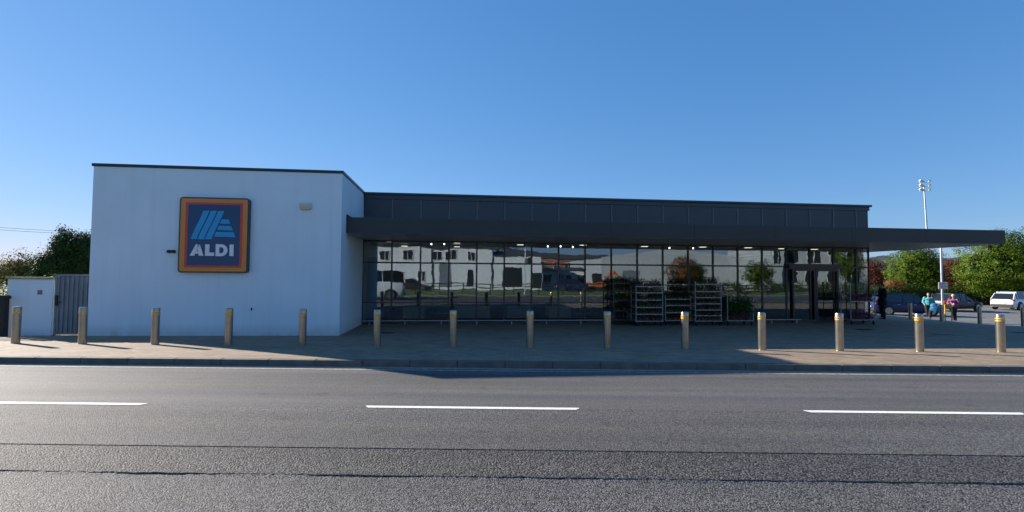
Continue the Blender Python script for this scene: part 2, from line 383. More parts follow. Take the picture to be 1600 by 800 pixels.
# forecourt paving
def paving():
    mb = MB(); vs_ = axisvals((9.95, 12.35, 6), (12.35, 15.75, 8), (15.75, 60, 50)); uu = axisvals((-14, 30, 44), (30, 45, 20), (45, 120, 10)); uu = axisvals((-60, -14, 8))[:-1] + uu
    idx = {}
    for i, a in enumerate(uu):
        for j, b in enumerate(vs_):
            x, y = rd(a, b); idx[i, j] = len(mb.v); mb.v.append((a, b, zp(x, y)))
    for i in range(len(uu)-1):
        for j in range(len(vs_)-1):
            x, y = rd((uu[i]+uu[i+1])/2, (vs_[j]+vs_[j+1])/2)
            if x < 29 and y < 45 and not (x < -13.1 and vof(x, y) > 14.6): mb.f.append((idx[i, j], idx[i+1, j], idx[i+1, j+1], idx[i, j+1])); mb.mi.append(0)
            elif x >= 29 and vof(x, y) < 13: mb.f.append((idx[i, j], idx[i+1, j], idx[i+1, j+1], idx[i, j+1])); mb.mi.append(0)
    return mb.build('pavement', M['paving'], rz=RA, fix=False)
struct(paving())
struct(sheet('car_park', axisvals((28.4, 60, 32), (60, 130, 8)), axisvals((0, 80, 80)), lambda x, y: zp(x, y)-.035, M['park_asph'], keep=lambda x, y: vof(x, y) > 12.6))
mb = MB()
for k in range(12):
    x = 33+k*2.6
    for yy in ((29.2, 29.3),):
        pass
for (x0, y0, x1, y1) in [(31, 33.2, 40, 32.0), (42, 31.7, 60, 29.4), (33, 31, 33.1, 36), (44, 37, 44.1, 43), (47, 36.4, 47.1, 42)]:
    d = Vector((x1-x0, y1-y0)).normalized(); n_ = Vector((-d.y, d.x))*.06; N = 12
    for i in range(N):
        a = Vector((x0, y0)).lerp(Vector((x1, y1)), i/N); b = Vector((x0, y0)).lerp(Vector((x1, y1)), (i+1)/N)
        mb.add([(p.x, p.y, zp(p.x, p.y)-.02) for p in (a-n_, b-n_, b+n_, a+n_)], [(0, 1, 2, 3)])
struct(mb.build('bay_lines', M['linewhite'], fix=False))
mb = MB(); mb.add([(-200, -5.4, .10), (200, -5.4, .10), (200, -3.35, .10), (-200, -3.35, .10)], [(0, 1, 2, 3)])
struct(mb.build('footpath', M['kerbtop'], rz=RA, fix=False))

# ------------------------------------------------------------------ the shop building
XL, XA, XR = -10.48, -3.40, 17.94
YF, YG, YBK = 16.13, 20.0, 42.0
ZT = 5.01
shop = tag(empty('supermarket_building', (XA, YG, -.1)), 'single-storey supermarket with white rendered block, dark clad band, flat canopy and long shop window', 'building')
def P(mb, name, m_, parent=None, **k):          # world-coordinate mesh parented to the shop
    o = mb.build(name, m_, **k); o.parent = parent or shop
    ofs = Vector((XA, YG, -.1)) if (parent is None or parent == shop) else Vector((0, 0, 0))
    o.location = Vector(o.location) - ofs
    return o
o = P(MB().box(XL, XA, YF, YBK, -1.2, ZT-.085), 'white_wall', M['white'], bevel=.012)
P(MB().box(XL-.035, XA+.035, YF-.035, YBK, ZT-.085, ZT), 'parapet_cap', M['cap'], bevel=.008)
# upper wall with its raised panels and joints
muls = [-3.40+1.0925*k for k in range(0, 20)]      # -3.4 ... 17.36
muls[-1] = 17.33
muls.append(XR)
ZU0, ZU1 = 3.2, 4.90
P(MB().box(XA, XR, YG+.03, YG+.30, 3.12, ZU1-.002), 'upper_wall', M['clad'])
for k in range(len(muls)-1):
    a, b = muls[k]+.035, muls[k+1]-.035
    mb = MB().box(a, b, YG-.012, YG+.028, 3.30, ZU1-.16)
    P(mb, 'cladding_panel', M['clad'], bevel=.01)
for x in muls[1:-1]: P(MB().box(x-.034, x+.034, YG-.030, YG+.029, 3.30, ZU1-.165), 'panel_joint', M['clad2'])
P(MB().box(XA, XR+.02, YG-.04, YG+.06, ZU1-.16, ZU1-.005), 'head_flashing', M['clad'])
P(MB().box(XA+.001, XR+.10, YG-.10, YBK, ZU1, ZU1+.085), 'roof_cap', M['cap'], bevel=.006)
P(MB().box(XR-.2, XR, YG+.31, YBK-.2, -1.2, ZU1-.01), 'side_wall', M['clad'])
P(MB().box(XA, XR, YBK-.2, YBK-.01, -1.2, ZU1-.01), 'rear_wall', M['clad'])
P(MB().box(XA+.01, XR-.21, YG+.32, YBK-.22, 4.6, 4.88), 'roof_slab', M['cap'])
# canopy
CY = 16.81; CX = 20.72; CZ0, CZ1 = 3.13, 3.63
can = P(MB().box(XA+.002, CX, CY+.02, YG-.045, CZ0+.03, CZ1-.02).box(XR+.12, CX, YG-.045, 34, CZ0+.03, CZ1-.02), 'canopy', M['fascia'])
canl = Vector((XA, YG, -.1))
def PC(mb, name, m_, **k):
    o = mb.build(name, m_, **k); o.parent = can; return o
mb = MB(); x = XA+.003
joints = [XA+.003, -.6, 2.4, 5.4, 8.4, 11.4, 14.4, 17.4, CX+.02]
for a, b in zip(joints[:-1], joints[1:]): mb.box(a, b-.008, CY, CY+.019, CZ0, CZ1)
mb.box(CX+.001, CX+.02, CY+.021, 34, CZ0, CZ1)
PC(mb, 'fascia', M['fascia'])
mb = MB(); x = XA+.01
while x < CX-.05:
    x2 = min(x+.6, CX); y2 = YG-.05 if x2 < XR+.1 else 33.9
    mb.box(x+.005, x2-.005, CY+.025, y2, CZ0+.006, CZ0+.028); x += .6
PC(mb, 'soffit', M['soffit'])
PC(MB().box(XA+.003, XA+.03, CY, YG-.1, CZ1-.01, CZ1+.11), 'flashing', M['fascia'])
PC(MB().box(XA+.003, CX, CY, CY+.09, CZ1+.0005, CZ1+.02), 'drip_edge', M['cap'])
# window wall: nineteen bays, each frame a part, its panes below it
ZB, ZH = -.12, 3.13
TR = 2.285; MR = .75
for k in range(len(muls)-1):
    a, b = muls[k], muls[k+1]
    fr = MB()
    fr.box(a+.001, a+.03, YG, YG+.10, ZB, ZH); fr.box(b-.03, b-.001, YG, YG+.10, ZB, ZH)
    fr.box(a+.031, b-.031, YG+.004, YG+.09, ZB, ZB+.10); fr.box(a+.031, b-.031, YG+.004, YG+.09, ZH-.045, ZH-.001)
    fr.box(a+.031, b-.031, YG+.004, YG+.09, TR-.03, TR+.03); 
    if not (16.0 < (a+b)/2 < 18): fr.box(a+.031, b-.031, YG+.010, YG+.07, MR-.018, MR+.018)
    f_ = P(fr, 'window_frame', M['frame'])
    g = MB()
    for z0, z1 in ((ZB+.10, MR-.018), (MR+.018, TR-.03), (TR+.03, ZH-.045)):
        tx, tz = random.uniform(-.0016, .0016), random.uniform(-.0012, .0012)
        w_ = (b-a)/2-.031; h_ = (z1-z0)/2
        g.add([(a+.031, YG+.04-tx*w_-tz*h_, z0), (b-.031, YG+.04+tx*w_-tz*h_, z0), (b-.031, YG+.04+tx*w_+tz*h_, z1), (a+.031, YG+.04-tx*w_+tz*h_, z1)], [(0, 1, 2, 3)])
    p_ = g.build('pane', M['glass'], fix=False); p_.parent = f_
# entrance doors in the bays at the right end
dr = MB()
x0, x1 = 14.25+.05, 16.45-.03
for (a, b) in ((x0, (x0+x1)/2-.01), ((x0+x1)/2+.01, x1)):
    dr.box(a, a+.07, YG-.07, YG-.01, ZB+.03, 2.2); dr.box(b-.07, b, YG-.07, YG-.01, ZB+.03, 2.2)
    dr.box(a+.071, b-.071, YG-.07, YG-.01, ZB+.03, ZB+.17); dr.box(a+.071, b-.071, YG-.07, YG-.01, 2.10, 2.2)
dr.box(14.1, 16.6, YG-.16, YG-.008, 2.205, 2.40)
door = P(dr, 'entrance_door', M['frame'])
# inside of the shop
P(MB().box(XA+.01, XR-.21, YG+.12, YBK-.21, -.3, -.11), 'shop_floor', M['floor'])
P(MB().box(XA+.01, XR-.21, YG+.31, YBK-.21, 3.28, 3.34), 'ceiling', M['ceil'])
P(MB().box(XA+.01, XR-.21, 31.0, 31.2, -.11, 3.27), 'partition_wall', M['inwall'])
def px2(x, y, Y):
    d = fw + ri*((x-800)/F) - up*((y-400)/F); return Vector((0, 0, EYE)) + d*(Y/d.y)
for (px, py, Y) in [(608, 378, 21.6), (714, 380, 21.6), (714, 386, 24), (813, 383, 21.6), (911, 383.5, 21.6), (1007, 385.5, 21.6), (1098, 386.5, 21.6), (1169, 387.5, 21.6), (1222, 389, 21.6), (632, 385, 24), (1272, 390, 21.6)]:
    p = px2(px, py, Y); L = .13
    P(MB().box(p.x-L, p.x+L, p.y-.1, p.y+.1, p.z, p.z+.02), 'ceiling_light', M['lite'])
for (px, py) in [(674, 381.5), (694, 381.5), (856, 385), (876, 385), (895, 386), (1046, 387.5), (1083, 388)]:
    p = px2(px, py, 23)
    P(MB().ball(p, .035, nu=10, nv=6), 'spot_light', M['spot'])
# small parts on the white wall
lamp = MB().box(-4.64, -4.29, YF-.11, YF-.002, 3.80, 3.97)
wl = P(lamp, 'wall_light', M['cream'], bevel=.02)
o = MB().box(-4.60, -4.33, YF-.125, YF-.112, 3.77, 3.90).build('diffuser', mat('frosted_lens', (.45, .43, .36), .3), bevel=.01); o.parent = wl
for x in (-8.31, -8.19):
    c_ = MB().lathe([(.045, -.10), (.05, -.04), (.05, -.002)], 14, (x, YF, 2.44), 'Y'); P(c_, 'camera_dome', M['black'], smooth=True)
P(MB().box(-5.98, -5.94, YF-.02, YF-.002, .70, .78), 'vent', M['cap'])

# low rail in front of the glass
rx = [-3.05, -1.74, -.38, .97, 2.32, 3.69, 5.06, 6.43]
def lowrail(xs, name_lab):
    r_ = tag(empty('guard_rail', (xs[0], 19.62, -.08)), name_lab, 'guard rail')
    MB().bar((-.25, 0, .16), (xs[-1]-xs[0]+.2, 0, .16), .021, 10).build('rail', M['galv'], r_, smooth=True)
    for x in xs: MB().bar((x-xs[0], 0, -.02), (x-xs[0], 0, .142), .018, 8).build('post', M['galv'], r_, smooth=True)
lowrail(rx, 'low steel rail at the foot of the window, left of the plant trolleys')
lowrail([13.12, 14.23], 'short low steel rail at the foot of the window, right of the plant trolleys')

# blue banner and furniture behind the glass
M['blue'] = mat('blue_print', (.01, .09, .30), .5); M['teal'] = mat('teal_print', (.03, .20, .28), .5)
bn = tag(empty('window_banner', (-2.86, YG+.2, 0)), 'blue and teal display banner standing behind the leftmost window', 'banner')
MB().box(-.40, .22, 0, .012, -.05, .95).build('lower_panel', M['blue'], bn); MB().box(-.40, .22, 0, .012, .952, 2.5).build('upper_panel', M['teal'], bn)
MB().box(-.42, -.401, -.01, .03, -.11, 2.52).box(.221, .24, -.01, .03, -.11, 2.52).build('stand', M['galv'], bn)
M['fz'] = mat('freezer_white', (.62, .66, .64), .5); M['fzd'] = mat('freezer_dark', (.03, .035, .04), .3)
def chest(x, w_, y, lab):
    t = tag(empty('chest_freezer', (x, y, -.11)), lab, 'freezer', 'white chest cabinets behind the shop window')
    MB().box(0, w_, 0, .8, .10, .62).build('body', M['fz'], t, bevel=.02); MB().box(.02, w_-.02, .02, .78, 0, .099).build('plinth', M['fzd'], t)
    MB().box(-.01, w_+.01, -.02, .82, .621, .70).build('rim', M['fzd'], t, bevel=.01); MB().box(.05, w_-.05, .05, .75, .701, .715).build('lid', M['galv'], t)
chest(-2.0, .9, 21.5, 'white cabinet second in from the blue banner behind the shop window')
chest(.15, 1.5, 21.8, 'widest white cabinet behind the glass, second from the blue banner')
chest(2.35, 1.1, 21.8, 'white cabinet behind the glass beside the third front bollard from the white block')
chest(4.2, 1.0, 21.8, 'white cabinet behind the glass, left of the plant trolleys')
M['prod'] = mat('stacked_goods', (.10, .08, .07), .6, noise_amt=.9, noise_scale=5)
for i, (x, w_) in enumerate([(-1.0, 1.0), (5.6, 1.6), (8.6, 3.0), (12.4, 1.8)]):
    t = tag(empty('shelf_unit', (x, 24.5, -.11)), ['dark shelf unit inside, nearest the blue banner', 'dark shelf unit inside, left of the leftmost plant trolley', 'long dark shelf unit inside behind the plant trolleys', 'dark shelf unit inside beside the entrance doors'][i], 'shelving')
    MB().box(0, w_, .5, .54, 0, 1.5).build('back_panel', M['fzd'], t)
    for k in range(4): MB().box(0, w_, 0, .49, .1+.36*k, .13+.36*k).build('shelf', M['galv'], t)
    mb = MB()
    for k in range(4):
        q = .05
        while q < w_-.2:
            ww = random.uniform(.1, .25); mb.box(q, q+ww-.02, .05, .4, .131+.36*k, .131+.36*k+random.uniform(.12, .28)); q += ww
    mb.build('goods', M['prod'], t)

# ------------------------------------------------------------------ sign
SX, SY, SZ = -7.03, YF, 1.82
sg = tag(empty('wall_sign', (SX, SY-.001, SZ)), 'blue, red and orange framed shop sign reading ALDI on the white wall', 'sign')
def rrect(x0, x1, z0, z1, r, n=5):
    pts = []
    for cx, cz, a0 in ((x1-r, z1-r, 0), (x0+r, z1-r, 90), (x0+r, z0+r, 180), (x1-r, z0+r, 270)):
        for k in range(n+1):
            a = R(a0+90*k/n); pts.append((cx+r*math.cos(a), cz+r*math.sin(a)))
    return pts
gl_ = dict(noise_amt=.04, noise_scale=2)
M['s_or'] = mat('sign_orange', (.62, .22, .035), .25, **gl_); M['s_rd'] = mat('sign_red', (.55, .05, .04), .25, **gl_)
M['s_bl'] = mat('sign_navy', (.006, .040, .125), .15, **gl_); M['s_lb'] = mat('sign_light_blue', (.01, .30, .58), .25, **gl_); M['s_wh'] = mat('sign_white', (.72, .74, .76), .3, **gl_)
M['s_bk'] = mat('sign_casing', (.015, .03, .035), .35)
MB().prismY(rrect(-.975, .975, 0, 2.24, .09), -.15, 0).build('casing', M['s_bk'], sg)
pn = MB().prismY(rrect(-.935, .935, .04, 2.20, .055), -.156, -.151).build('orange_border', M['s_or'], sg)
MB().prismY(rrect(-.80, .80, .155, 2.085, .02), -.160, -.1565).build('red_border', M['s_rd'], sg)
MB().prismY(rrect(-.73, .73, .215, 2.025, .01), -.164, -.1605).build('blue_panel', M['s_bl'], sg)
def spx(x, y): return (-.73+(x-148)/(578-148)*1.46, 2.025-(y-160)/(668-160)*1.81)
mb = MB()
def curvebar(tl, tr_, bl_, br_):
    L, Rr = [], []
    for i in range(9):
        t = i/8; e = 7*math.sin(PI*t)*(.5-t)*2
        L.append((tl[0]+(bl_[0]-tl[0])*t + e, tl[1]+(bl_[1]-tl[1])*t)); Rr.append((tr_[0]+(br_[0]-tr_[0])*t + e, tr_[1]+(br_[1]-tr_[1])*t))
    for i in range(8): mb.prismY([spx(*L[i]), spx(*Rr[i]), spx(*Rr[i+1]), spx(*L[i+1])], -.170, -.1645)
curvebar((272, 214), (322, 210), (176, 450), (224, 450))
curvebar((334, 214), (384, 210), (233, 450), (285, 450))
curvebar((394, 214), (444, 211), (294, 450), (346, 450))
for q in ([(428, 282), (482, 282), (498, 318), (411, 316)], [(403, 335), (506, 338), (522, 373), (390, 370)], [(382, 388), (528, 388), (542, 430), (368, 427)]):
    mb.prismY([spx(*p) for p in q], -.170, -.1645)
MB.build(mb, 'emblem', M['s_lb'], sg)
mb = MB()
def poly(*pts): mb.prismY([spx(*p) for p in pts], -.170, -.1645)
poly((172, 588), (210, 588), (218, 566), (252, 492), (222, 492))
poly((252, 492), (285, 588), (248, 588), (241, 566), (232, 525), (240, 492)); poly((214, 572), (246, 572), (240, 548), (222, 548))
poly((297, 492), (332, 492), (332, 588), (297, 588)); poly((332.5, 560), (372, 560), (372, 588), (332.5, 588))
poly((383, 490), (414, 490), (414, 590), (383, 590))
for i in range(10):
    a0, a1 = R(90-18*i), R(90-18*(i+1))
    c0 = [(430+52*math.cos(a0), 540-50*math.sin(a0)), (430+52*math.cos(a1), 540-50*math.sin(a1)), (430+20*math.cos(a1), 540-25*math.sin(a1)), (430+20*math.cos(a0), 540-25*math.sin(a0))]
    poly(*c0)
poly((414.5, 490), (430, 490), (430, 515), (414.5, 515)); poly((414.5, 565), (430, 565), (430, 590), (414.5, 590))
poly((498, 492), (532, 492), (532, 588), (498, 588))
mb.build('lettering', M['s_wh'], sg)

# ------------------------------------------------------------------ bollards in front
def make_bollard(h=.90, r=.088):
    t = empty('bollard')
    MB().lathe([(r+.012, 0), (r+.012, .008), (r, .010), (r, h-.135), (r, h-.02), (r-.008, h-.004), (r-.025, h)], 32).build('post', M['steel'], t, smooth=True)
    for z in (h-.165, h-.115): MB().lathe([(r+.001, z), (r+.0025, z+.002), (r+.0025, z+.026), (r+.001, z+.028)], 32).build('reflective_band', M['band'], t, smooth=True)
    return reg(t)
b0 = make_bollard()
ORD = ['leftmost', 'second', 'third', 'fourth', 'fifth', 'sixth', 'seventh', 'eighth', 'ninth', 'tenth', 'eleventh', 'twelfth', 'thirteenth', 'rightmost']
WHERE = ['by the low white wall', 'by the grey gate', 'left of the sign', 'right of the sign', 'before the right end of the white block', 'before the blue banner', 'before the glass', 'before the glass', 'left of the plant trolleys', 'before the plant trolleys', 'at the sunlit paving tip', 'before the doors', 'below the woman in turquoise', 'below the white car']
for i in range(14):
    b = b0 if i == 0 else copy_tree(b0)
    u_ = [-12.33, -10.67, -8.88, -7.07, -5.26, -3.44, -1.59, .27, 2.13, 3.99, 5.83, 7.67, 9.56, 11.47][i]
    x, y = rd(u_, 12.34)
    b.location = (x, y, zp(x, y)-.004); b.rotation_euler.z = random.uniform(0, 6)
    b.rotation_euler.x = random.uniform(-.006, .006); b.rotation_euler.y = random.uniform(-.006, .006)
    tag(b, f'{ORD[i]}{"" if i in (0,13) else " from left"} steel kerbside bollard, {WHERE[i]}', 'bollard', 'steel bollards along the kerb')
for i, (x, y) in enumerate([(25.1, 25.3), (25.95, 24.3), (26.66, 22.94), (27.1, 21.3)]):
    b = copy_tree(b0); b.location = (x, y, zp(x, y)-.004)
    tag(b, ['steel bollard at the car park edge, beside the dark blue car', 'steel bollard at the car park edge between the two women', 'steel bollard at the car park edge left of the white car', 'steel bollard at the car park edge by the right picture border'][i], 'bollard', 'steel bollards along the car park')

# ------------------------------------------------------------------ left side: wall, gate, fence
bw = tag(empty('boundary_wall', (-12.55, 16.32, -.12)), 'low white rendered wall beside the grey gate', 'wall')
MB().box(-.20, .99, 0, .24, -.3, 1.72).build('wall_body', M['white'], bw, bevel=.01)
MB().box(-.23, 1.02, -.05, .29, 1.721, 1.78).build('coping', mat('mossy_coping', (.26, .29, .18), .8, noise_amt=.4, noise_scale=8), bw, bevel=.01)
MB().box(.60, .72, -.016, -.001, 1.27, 1.40).build('plaque', mat('plaque_grey', (.16, .17, .13), .5), bw)
gt = tag(empty('metal_gate', (-11.52, 16.38, -.12)), 'grey ribbed metal gate between the low wall and the white block', 'gate')
mb = MB(); x = .06
while x < .96:
    mb.box(x, x+.055, -.03, 0, .12, 1.80).box(x+.056, x+.125, -.004, .012, .12, 1.80); x += .126
mb.build('ribbed_sheet', M['gatem'], gt)
MB().box(0, .055, -.04, .04, 0, 1.87).box(.985, 1.035, -.04, .04, 0, 1.87).box(.056, .984, -.035, .035, 1.81, 1.87).build('gate_frame', M['gatem'], gt)
MB().box(.03, .10, -.075, -.041, .95, 1.25).bar((.10, -.09, 1.05), (.22, -.09, 1.05), .012).build('latch', M['black'], gt)
MB().box(1.0, 1.06, -.06, -.041, .4, .52).box(1.0, 1.06, -.06, -.041, 1.35, 1.47).build('hinge', M['black'], gt)
MB().box(.06, .98, -.05, .1, 0, .05).build('threshold', M['cream'], gt)
fn = tag(empty('rail_fence', (-12.66, 16.10, -.1)), 'dark timber post and rail fence at the left edge', 'fence')
for k in range(6): 
    MB().box(-.05-2.0*k, .09-2.0*k, -.07, .08, -.3, 1.24).build('post', M['fence'], fn)
MB().ball((.08, 0, 1.18), .10, .09, .07).build('gate_catch', M['fence'], fn)
for z in (.24, .53, .83, 1.12): MB().box(-11, -.051, -.02, .02, z, z+.085).build('rail', M['fence'], fn)

# power lines
for i in range(2):
    a = px2(-260, 331+5*i, 42); b = px2(190, 365+3*i, 50); N = 14; mb = MB(); pp = []
    for k in range(N+1):
        t = k/N; p = a.lerp(b, t); p.z -= .25*math.sin(PI*t); pp.append(p)
    for p, q in zip(pp[:-1], pp[1:]): mb.bar(p, q, .014, 6)
    o = mb.build('power_line', M['gatem'])
    tag(o, 'thin overhead power cable, '+('upper' if i == 0 else 'lower')+' of the two above the left trees', 'cable', 'overhead cables')

# ------------------------------------------------------------------ trees and plants
def leaves(name, parent, m_, lobes, n, size, seed=0, flat=.5, clump=30, stretch=(1, 1, 1)):
    """leaf cards gathered in clumps through a set of ellipsoid lobes (cx,cy,cz,rx,ry,rz)"""
    rnd = random.Random(seed); vs = []; fs = []
    vol = [l[3]*l[4]*l[5] for l in lobes]; tot = sum(vol)
    for l, vv in zip(lobes, vol):
        nc = max(3, int(n*vv/tot/clump))
        for _ in range(nc):
            while True:
                d = Vector((rnd.uniform(-1, 1), rnd.uniform(-1, 1), rnd.uniform(-1, 1)))
                if .05 < d.length < 1: break
            rr = rnd.random()**.28
            d = d.normalized()
            wob = 1 + .18*noise.noise(d*2.1+Vector((seed, 0, 0))) + .10*noise.noise(d*5+Vector((0, seed, 0)))
            c = Vector((l[0]+d.x*l[3]*rr*wob, l[1]+d.y*l[4]*rr*wob, l[2]+d.z*l[5]*rr*wob))
            cr_ = rnd.uniform(.6, 1.3)*size*3.2
            for k in range(clump):
                e = Vector((rnd.gauss(0, .5), rnd.gauss(0, .5), rnd.gauss(0, .38)))*cr_
                p = c+e; s_ = size*rnd.uniform(.55, 1.2)
                nrm = (d*2.2 + Vector((rnd.gauss(0, .6), rnd.gauss(0, .6), rnd.gauss(0, .6)+.35))).normalized()
                t1 = nrm.orthogonal().normalized(); t1.rotate(Matrix.Rotation(rnd.uniform(0, 6.28), 3, nrm)); t2 = nrm.cross(t1)
                o_ = len(vs)
                vs += [p-t1*s_*.62, p-t2*s_*.34, p+t1*s_*.62, p+t2*s_*.34]; fs.append((o_, o_+1, o_+2, o_+3))
    me = bpy.data.meshes.new(name); me.from_pydata([tuple(v) for v in vs], [], fs); me.materials.append(m_)
    o = bpy.data.objects.new(name, me); COL.objects.link(o)
    if parent: o.parent = parent
    return o
def trunk(parent, h, r, limbs, seed=1, mat_=None):
    rnd = random.Random(seed); mb = MB(); p = Vector((0, 0, -.1)); pr = r*1.25
    segs = 5; pts = [p]
    for k in range(segs):
        q = Vector((rnd.uniform(-.03, .03)*h, rnd.uniform(-.03, .03)*h, h*(k+1)/segs)); rr = r*(1-.75*(k+1)/segs)
        mb.bar(p, q, pr, 8, rr); p = q; pr = rr; pts.append(q)
    for k in range(limbs):
        b = pts[rnd.randint(2, segs-1)]; a = rnd.uniform(0, 6.28); L = h*rnd.uniform(.14, .28)
        q = b+Vector((math.cos(a)*L*.6, math.sin(a)*L*.6, L*.6)); mb.bar(b, q, r*.3, 6, r*.1)
        for j in range(2):
            q2 = q+Vector((rnd.uniform(-1, 1), rnd.uniform(-1, 1), rnd.uniform(.1, 1)))*L*.4; mb.bar(q, q2, r*.1, 5, r*.03)
    return mb.build('trunk', mat_ or M['wood'], parent, smooth=True)
LG = leafmat('leaf_bright_green', (.018, .046, .004), (.115, .168, .012), .10); LD = leafmat('leaf_dark_green', (.015, .035, .012), (.04, .07, .02), .2)
LC = leafmat('leaf_copper', (.07, .022, .014), (.17, .06, .035)); LO = leafmat('leaf_olive', (.05, .06, .02), (.12, .11, .04)); LX = leafmat('leaf_autumn', (.16, .07, .02), (.28, .15, .05))
LB = leafmat('hedge_green', (.022, .045, .008), (.08, .125, .02), .2)
def gz(x, y): return zter(x, y)
def tree(label, cat, px, py0, py1, Y, wpx, m_, n=9000, size=.16, seed=1, group=None, name='broadleaf_tree', lobes=None, clear=.12, limbs=9):
    """px centre column, py0 top row, py1 foot row of the crown, at depth Y"""
    c = px2(px, (py0+py1)/2, Y); top = px2(px, py0, Y).z; bot = px2(px, py1, Y).z
    rw = (px2(px+wpx/2, 430, Y) - px2(px-wpx/2, 430, Y)).length/2
    g = gz(c.x, c.y); t = tag(empty(name, (c.x, c.y, g)), label, cat, group)
    hz = (top-bot)/2; cz = (top+bot)/2-g
    if lobes is None:
        lobes = [(0, 0, cz, rw*.86, rw*.86, hz*.92), (-rw*.35, 0, cz-hz*.25, rw*.6, rw*.6, hz*.6), (rw*.35, .1*rw, cz-hz*.2, rw*.58, rw*.6, hz*.62), (rw*.05, -rw*.3, cz-hz*.3, rw*.62, rw*.6, hz*.6), (0, 0, cz+hz*.4, rw*.5, rw*.5, hz*.5)]
    else: lobes = [(a*rw, b*rw, cz+c_*hz, d*rw, e*rw, f_*hz) for a, b, c_, d, e, f_ in lobes]
    trunk(t, cz+hz*.35, max(.09, rw*.07), limbs, seed); leaves('crown', t, m_, lobes, n, size, seed)
    return t
tree('copper-leaved tree just right of the shop corner, half hidden by it', 'tree', 1364, 402, 462, 62, 42, LC, 12000, .17, 11, name='copper_tree')
tree('rounded bright green tree between two copper trees, behind the dark blue car', 'tree', 1430, 380, 464, 56, 82, LG, 42000, .16, 12, 'green trees round the car park')
tree('copper-brown tree behind the sign pole', 'tree', 1492, 400, 466, 60, 62, LC, 14000, .18, 13, name='copper_tree')
tree('big green tree rising over the canopy end beside the white car', 'tree', 1562, 354, 470, 46, 116, LG, 52000, .155, 14, 'green trees round the car park')
tree('green tree at the right picture edge behind the white car', 'tree', 1640, 346, 470, 44, 120, LG, 30000, .16, 15, 'green trees round the car park')
tree('low dark green tree behind the gap under the canopy', 'tree', 1545, 414, 466, 66, 60, LD, 9000, .22, 16, name='broadleaf_tree')
tree('dark dense tree on the left against the white block', 'tree', 118, 357, 446, 38, 66, LD, 26000, .13, 21, lobes=[(.1, 0, 0, .85, .8, .9), (-.45, 0, -.2, .6, .6, .6), (.55, 0, .25, .5, .6, .6), (-.3, 0, .6, .3, .3, .42), (.1, -.2, -.4, .9, .8, .55)])
tree('conifer top standing up from the dark trees on the left', 'tree', 97, 349, 430, 37, 36, LD, 9000, .11, 23, name='conifer', lobes=[(0, 0, .78, .16, .16, .24), (0, 0, .45, .40, .4, .30), (-.3, 0, .2, .7, .7, .14), (0, 0, 0, .8, .8, .4), (-.2, 0, -.4, 1.0, 1, .5), (-.5, 0, .42, .35, .3, .06), (.4, 0, .6, .35, .3, .07)])
tree('spreading dark shrub in front of the dark trees, left', 'shrub', 78, 392, 446, 36, 46, LD, 9000, .12, 24, name='shrub')
tree('thin nearly bare tree over the low white wall', 'tree', 30, 384, 446, 42, 58, LO, 2600, .11, 25, name='bare_tree', limbs=26)
tree('olive bush behind the low white wall, left of the dark trees', 'shrub', 52, 402, 446, 44, 44, LO, 8000, .14, 26, name='shrub')
tree('low olive bush behind the low wall at the far left', 'shrub', 14, 414, 446, 46, 60, LO, 8000, .15, 27, name='shrub')
# hedges
def hedge(label, a, b, h, wd, m_, n, size, seed, cat='hedge', base=None):
    a = Vector(a); b = Vector(b); mid = (a+b)/2; L = (b-a).length; ang = math.atan2(b.y-a.y, b.x-a.x)
    g = gz(mid.x, mid.y) if base is None else base
    t = tag(empty('hedge', (mid.x, mid.y, g), ang), label, cat)
    k = max(3, int(L/1.6)); lobes = []
    rnd = random.Random(seed)
    for i in range(k): lobes.append((-L/2+L*(i+.5)/k, 0, h*.45, L/k*.8, wd, h*.5*rnd.uniform(.85, 1.15)))
    leaves('foliage', t, m_, lobes, n, size, seed); 
    for i in range(k): MB().bar((-L/2+L*(i+.5)/k, 0, 0), (-L/2+L*(i+.5)/k+.1, 0, h*.7), .03, 6, .01).build('stem', M['wood'], t)
p0 = px2(1340, 450, 52); p1 = px2(1660, 450, 47)
hedge('long green hedge behind the parked cars', (p0.x, p0.y), (p1.x, p1.y), 2.3, .9, LB, 26000, .17, 31)
q = px2(1396, 447, 51); t_ = tag(empty('shrub', (q.x, q.y, gz(q.x, q.y))), 'orange-leaved autumn shrub above the dark blue car', 'shrub')
leaves('foliage', t_, LX, [(0, 0, 2.1, 1.1, .8, .6)], 1500, .14, 33); MB().bar((0, 0, 0), (0, 0, 2), .05, 6, .02).build('stem', M['wood'], t_)
hedge('sunlit field hedge behind the rail fence at the left edge', (-52, 47), (-22, 45), 3.2, 1.0, LB, 14000, .16, 34)
hedge('clipped sunlit hedge just behind the low white wall', (-14.6, 18.3), (-11.2, 17.9), 1.95, .45, LB, 9000, .07, 35)
# short grass beyond the rail fence
rnd = random.Random(5); vs = []; fs = []
for _ in range(60000):
    y = 16.6 + 27*rnd.random()**1.6; x = -13.2 - rnd.random()*(6+y*.75); z = gz(x, y); h = rnd.uniform(.06, .20); a = rnd.uniform(0, 3.14); dx, dy = .012*math.cos(a), .012*math.sin(a)
    o_ = len(vs); vs += [(x-dx, y-dy, z), (x+dx, y+dy, z), (x+rnd.uniform(-.06, .06), y+rnd.uniform(-.06, .06), z+h)]; fs.append((o_, o_+1, o_+2))
me = bpy.data.meshes.new('grass'); me.from_pydata(vs, [], fs); me.materials.append(leafmat('grass_blades', (.12, .19, .03), (.24, .32, .06), .5)); o = bpy.data.objects.new('grass', me); COL.objects.link(o)
o['kind'] = 'stuff'; o['label'] = 'bright sunlit grass beyond the rail fence'; o['category'] = 'grass'

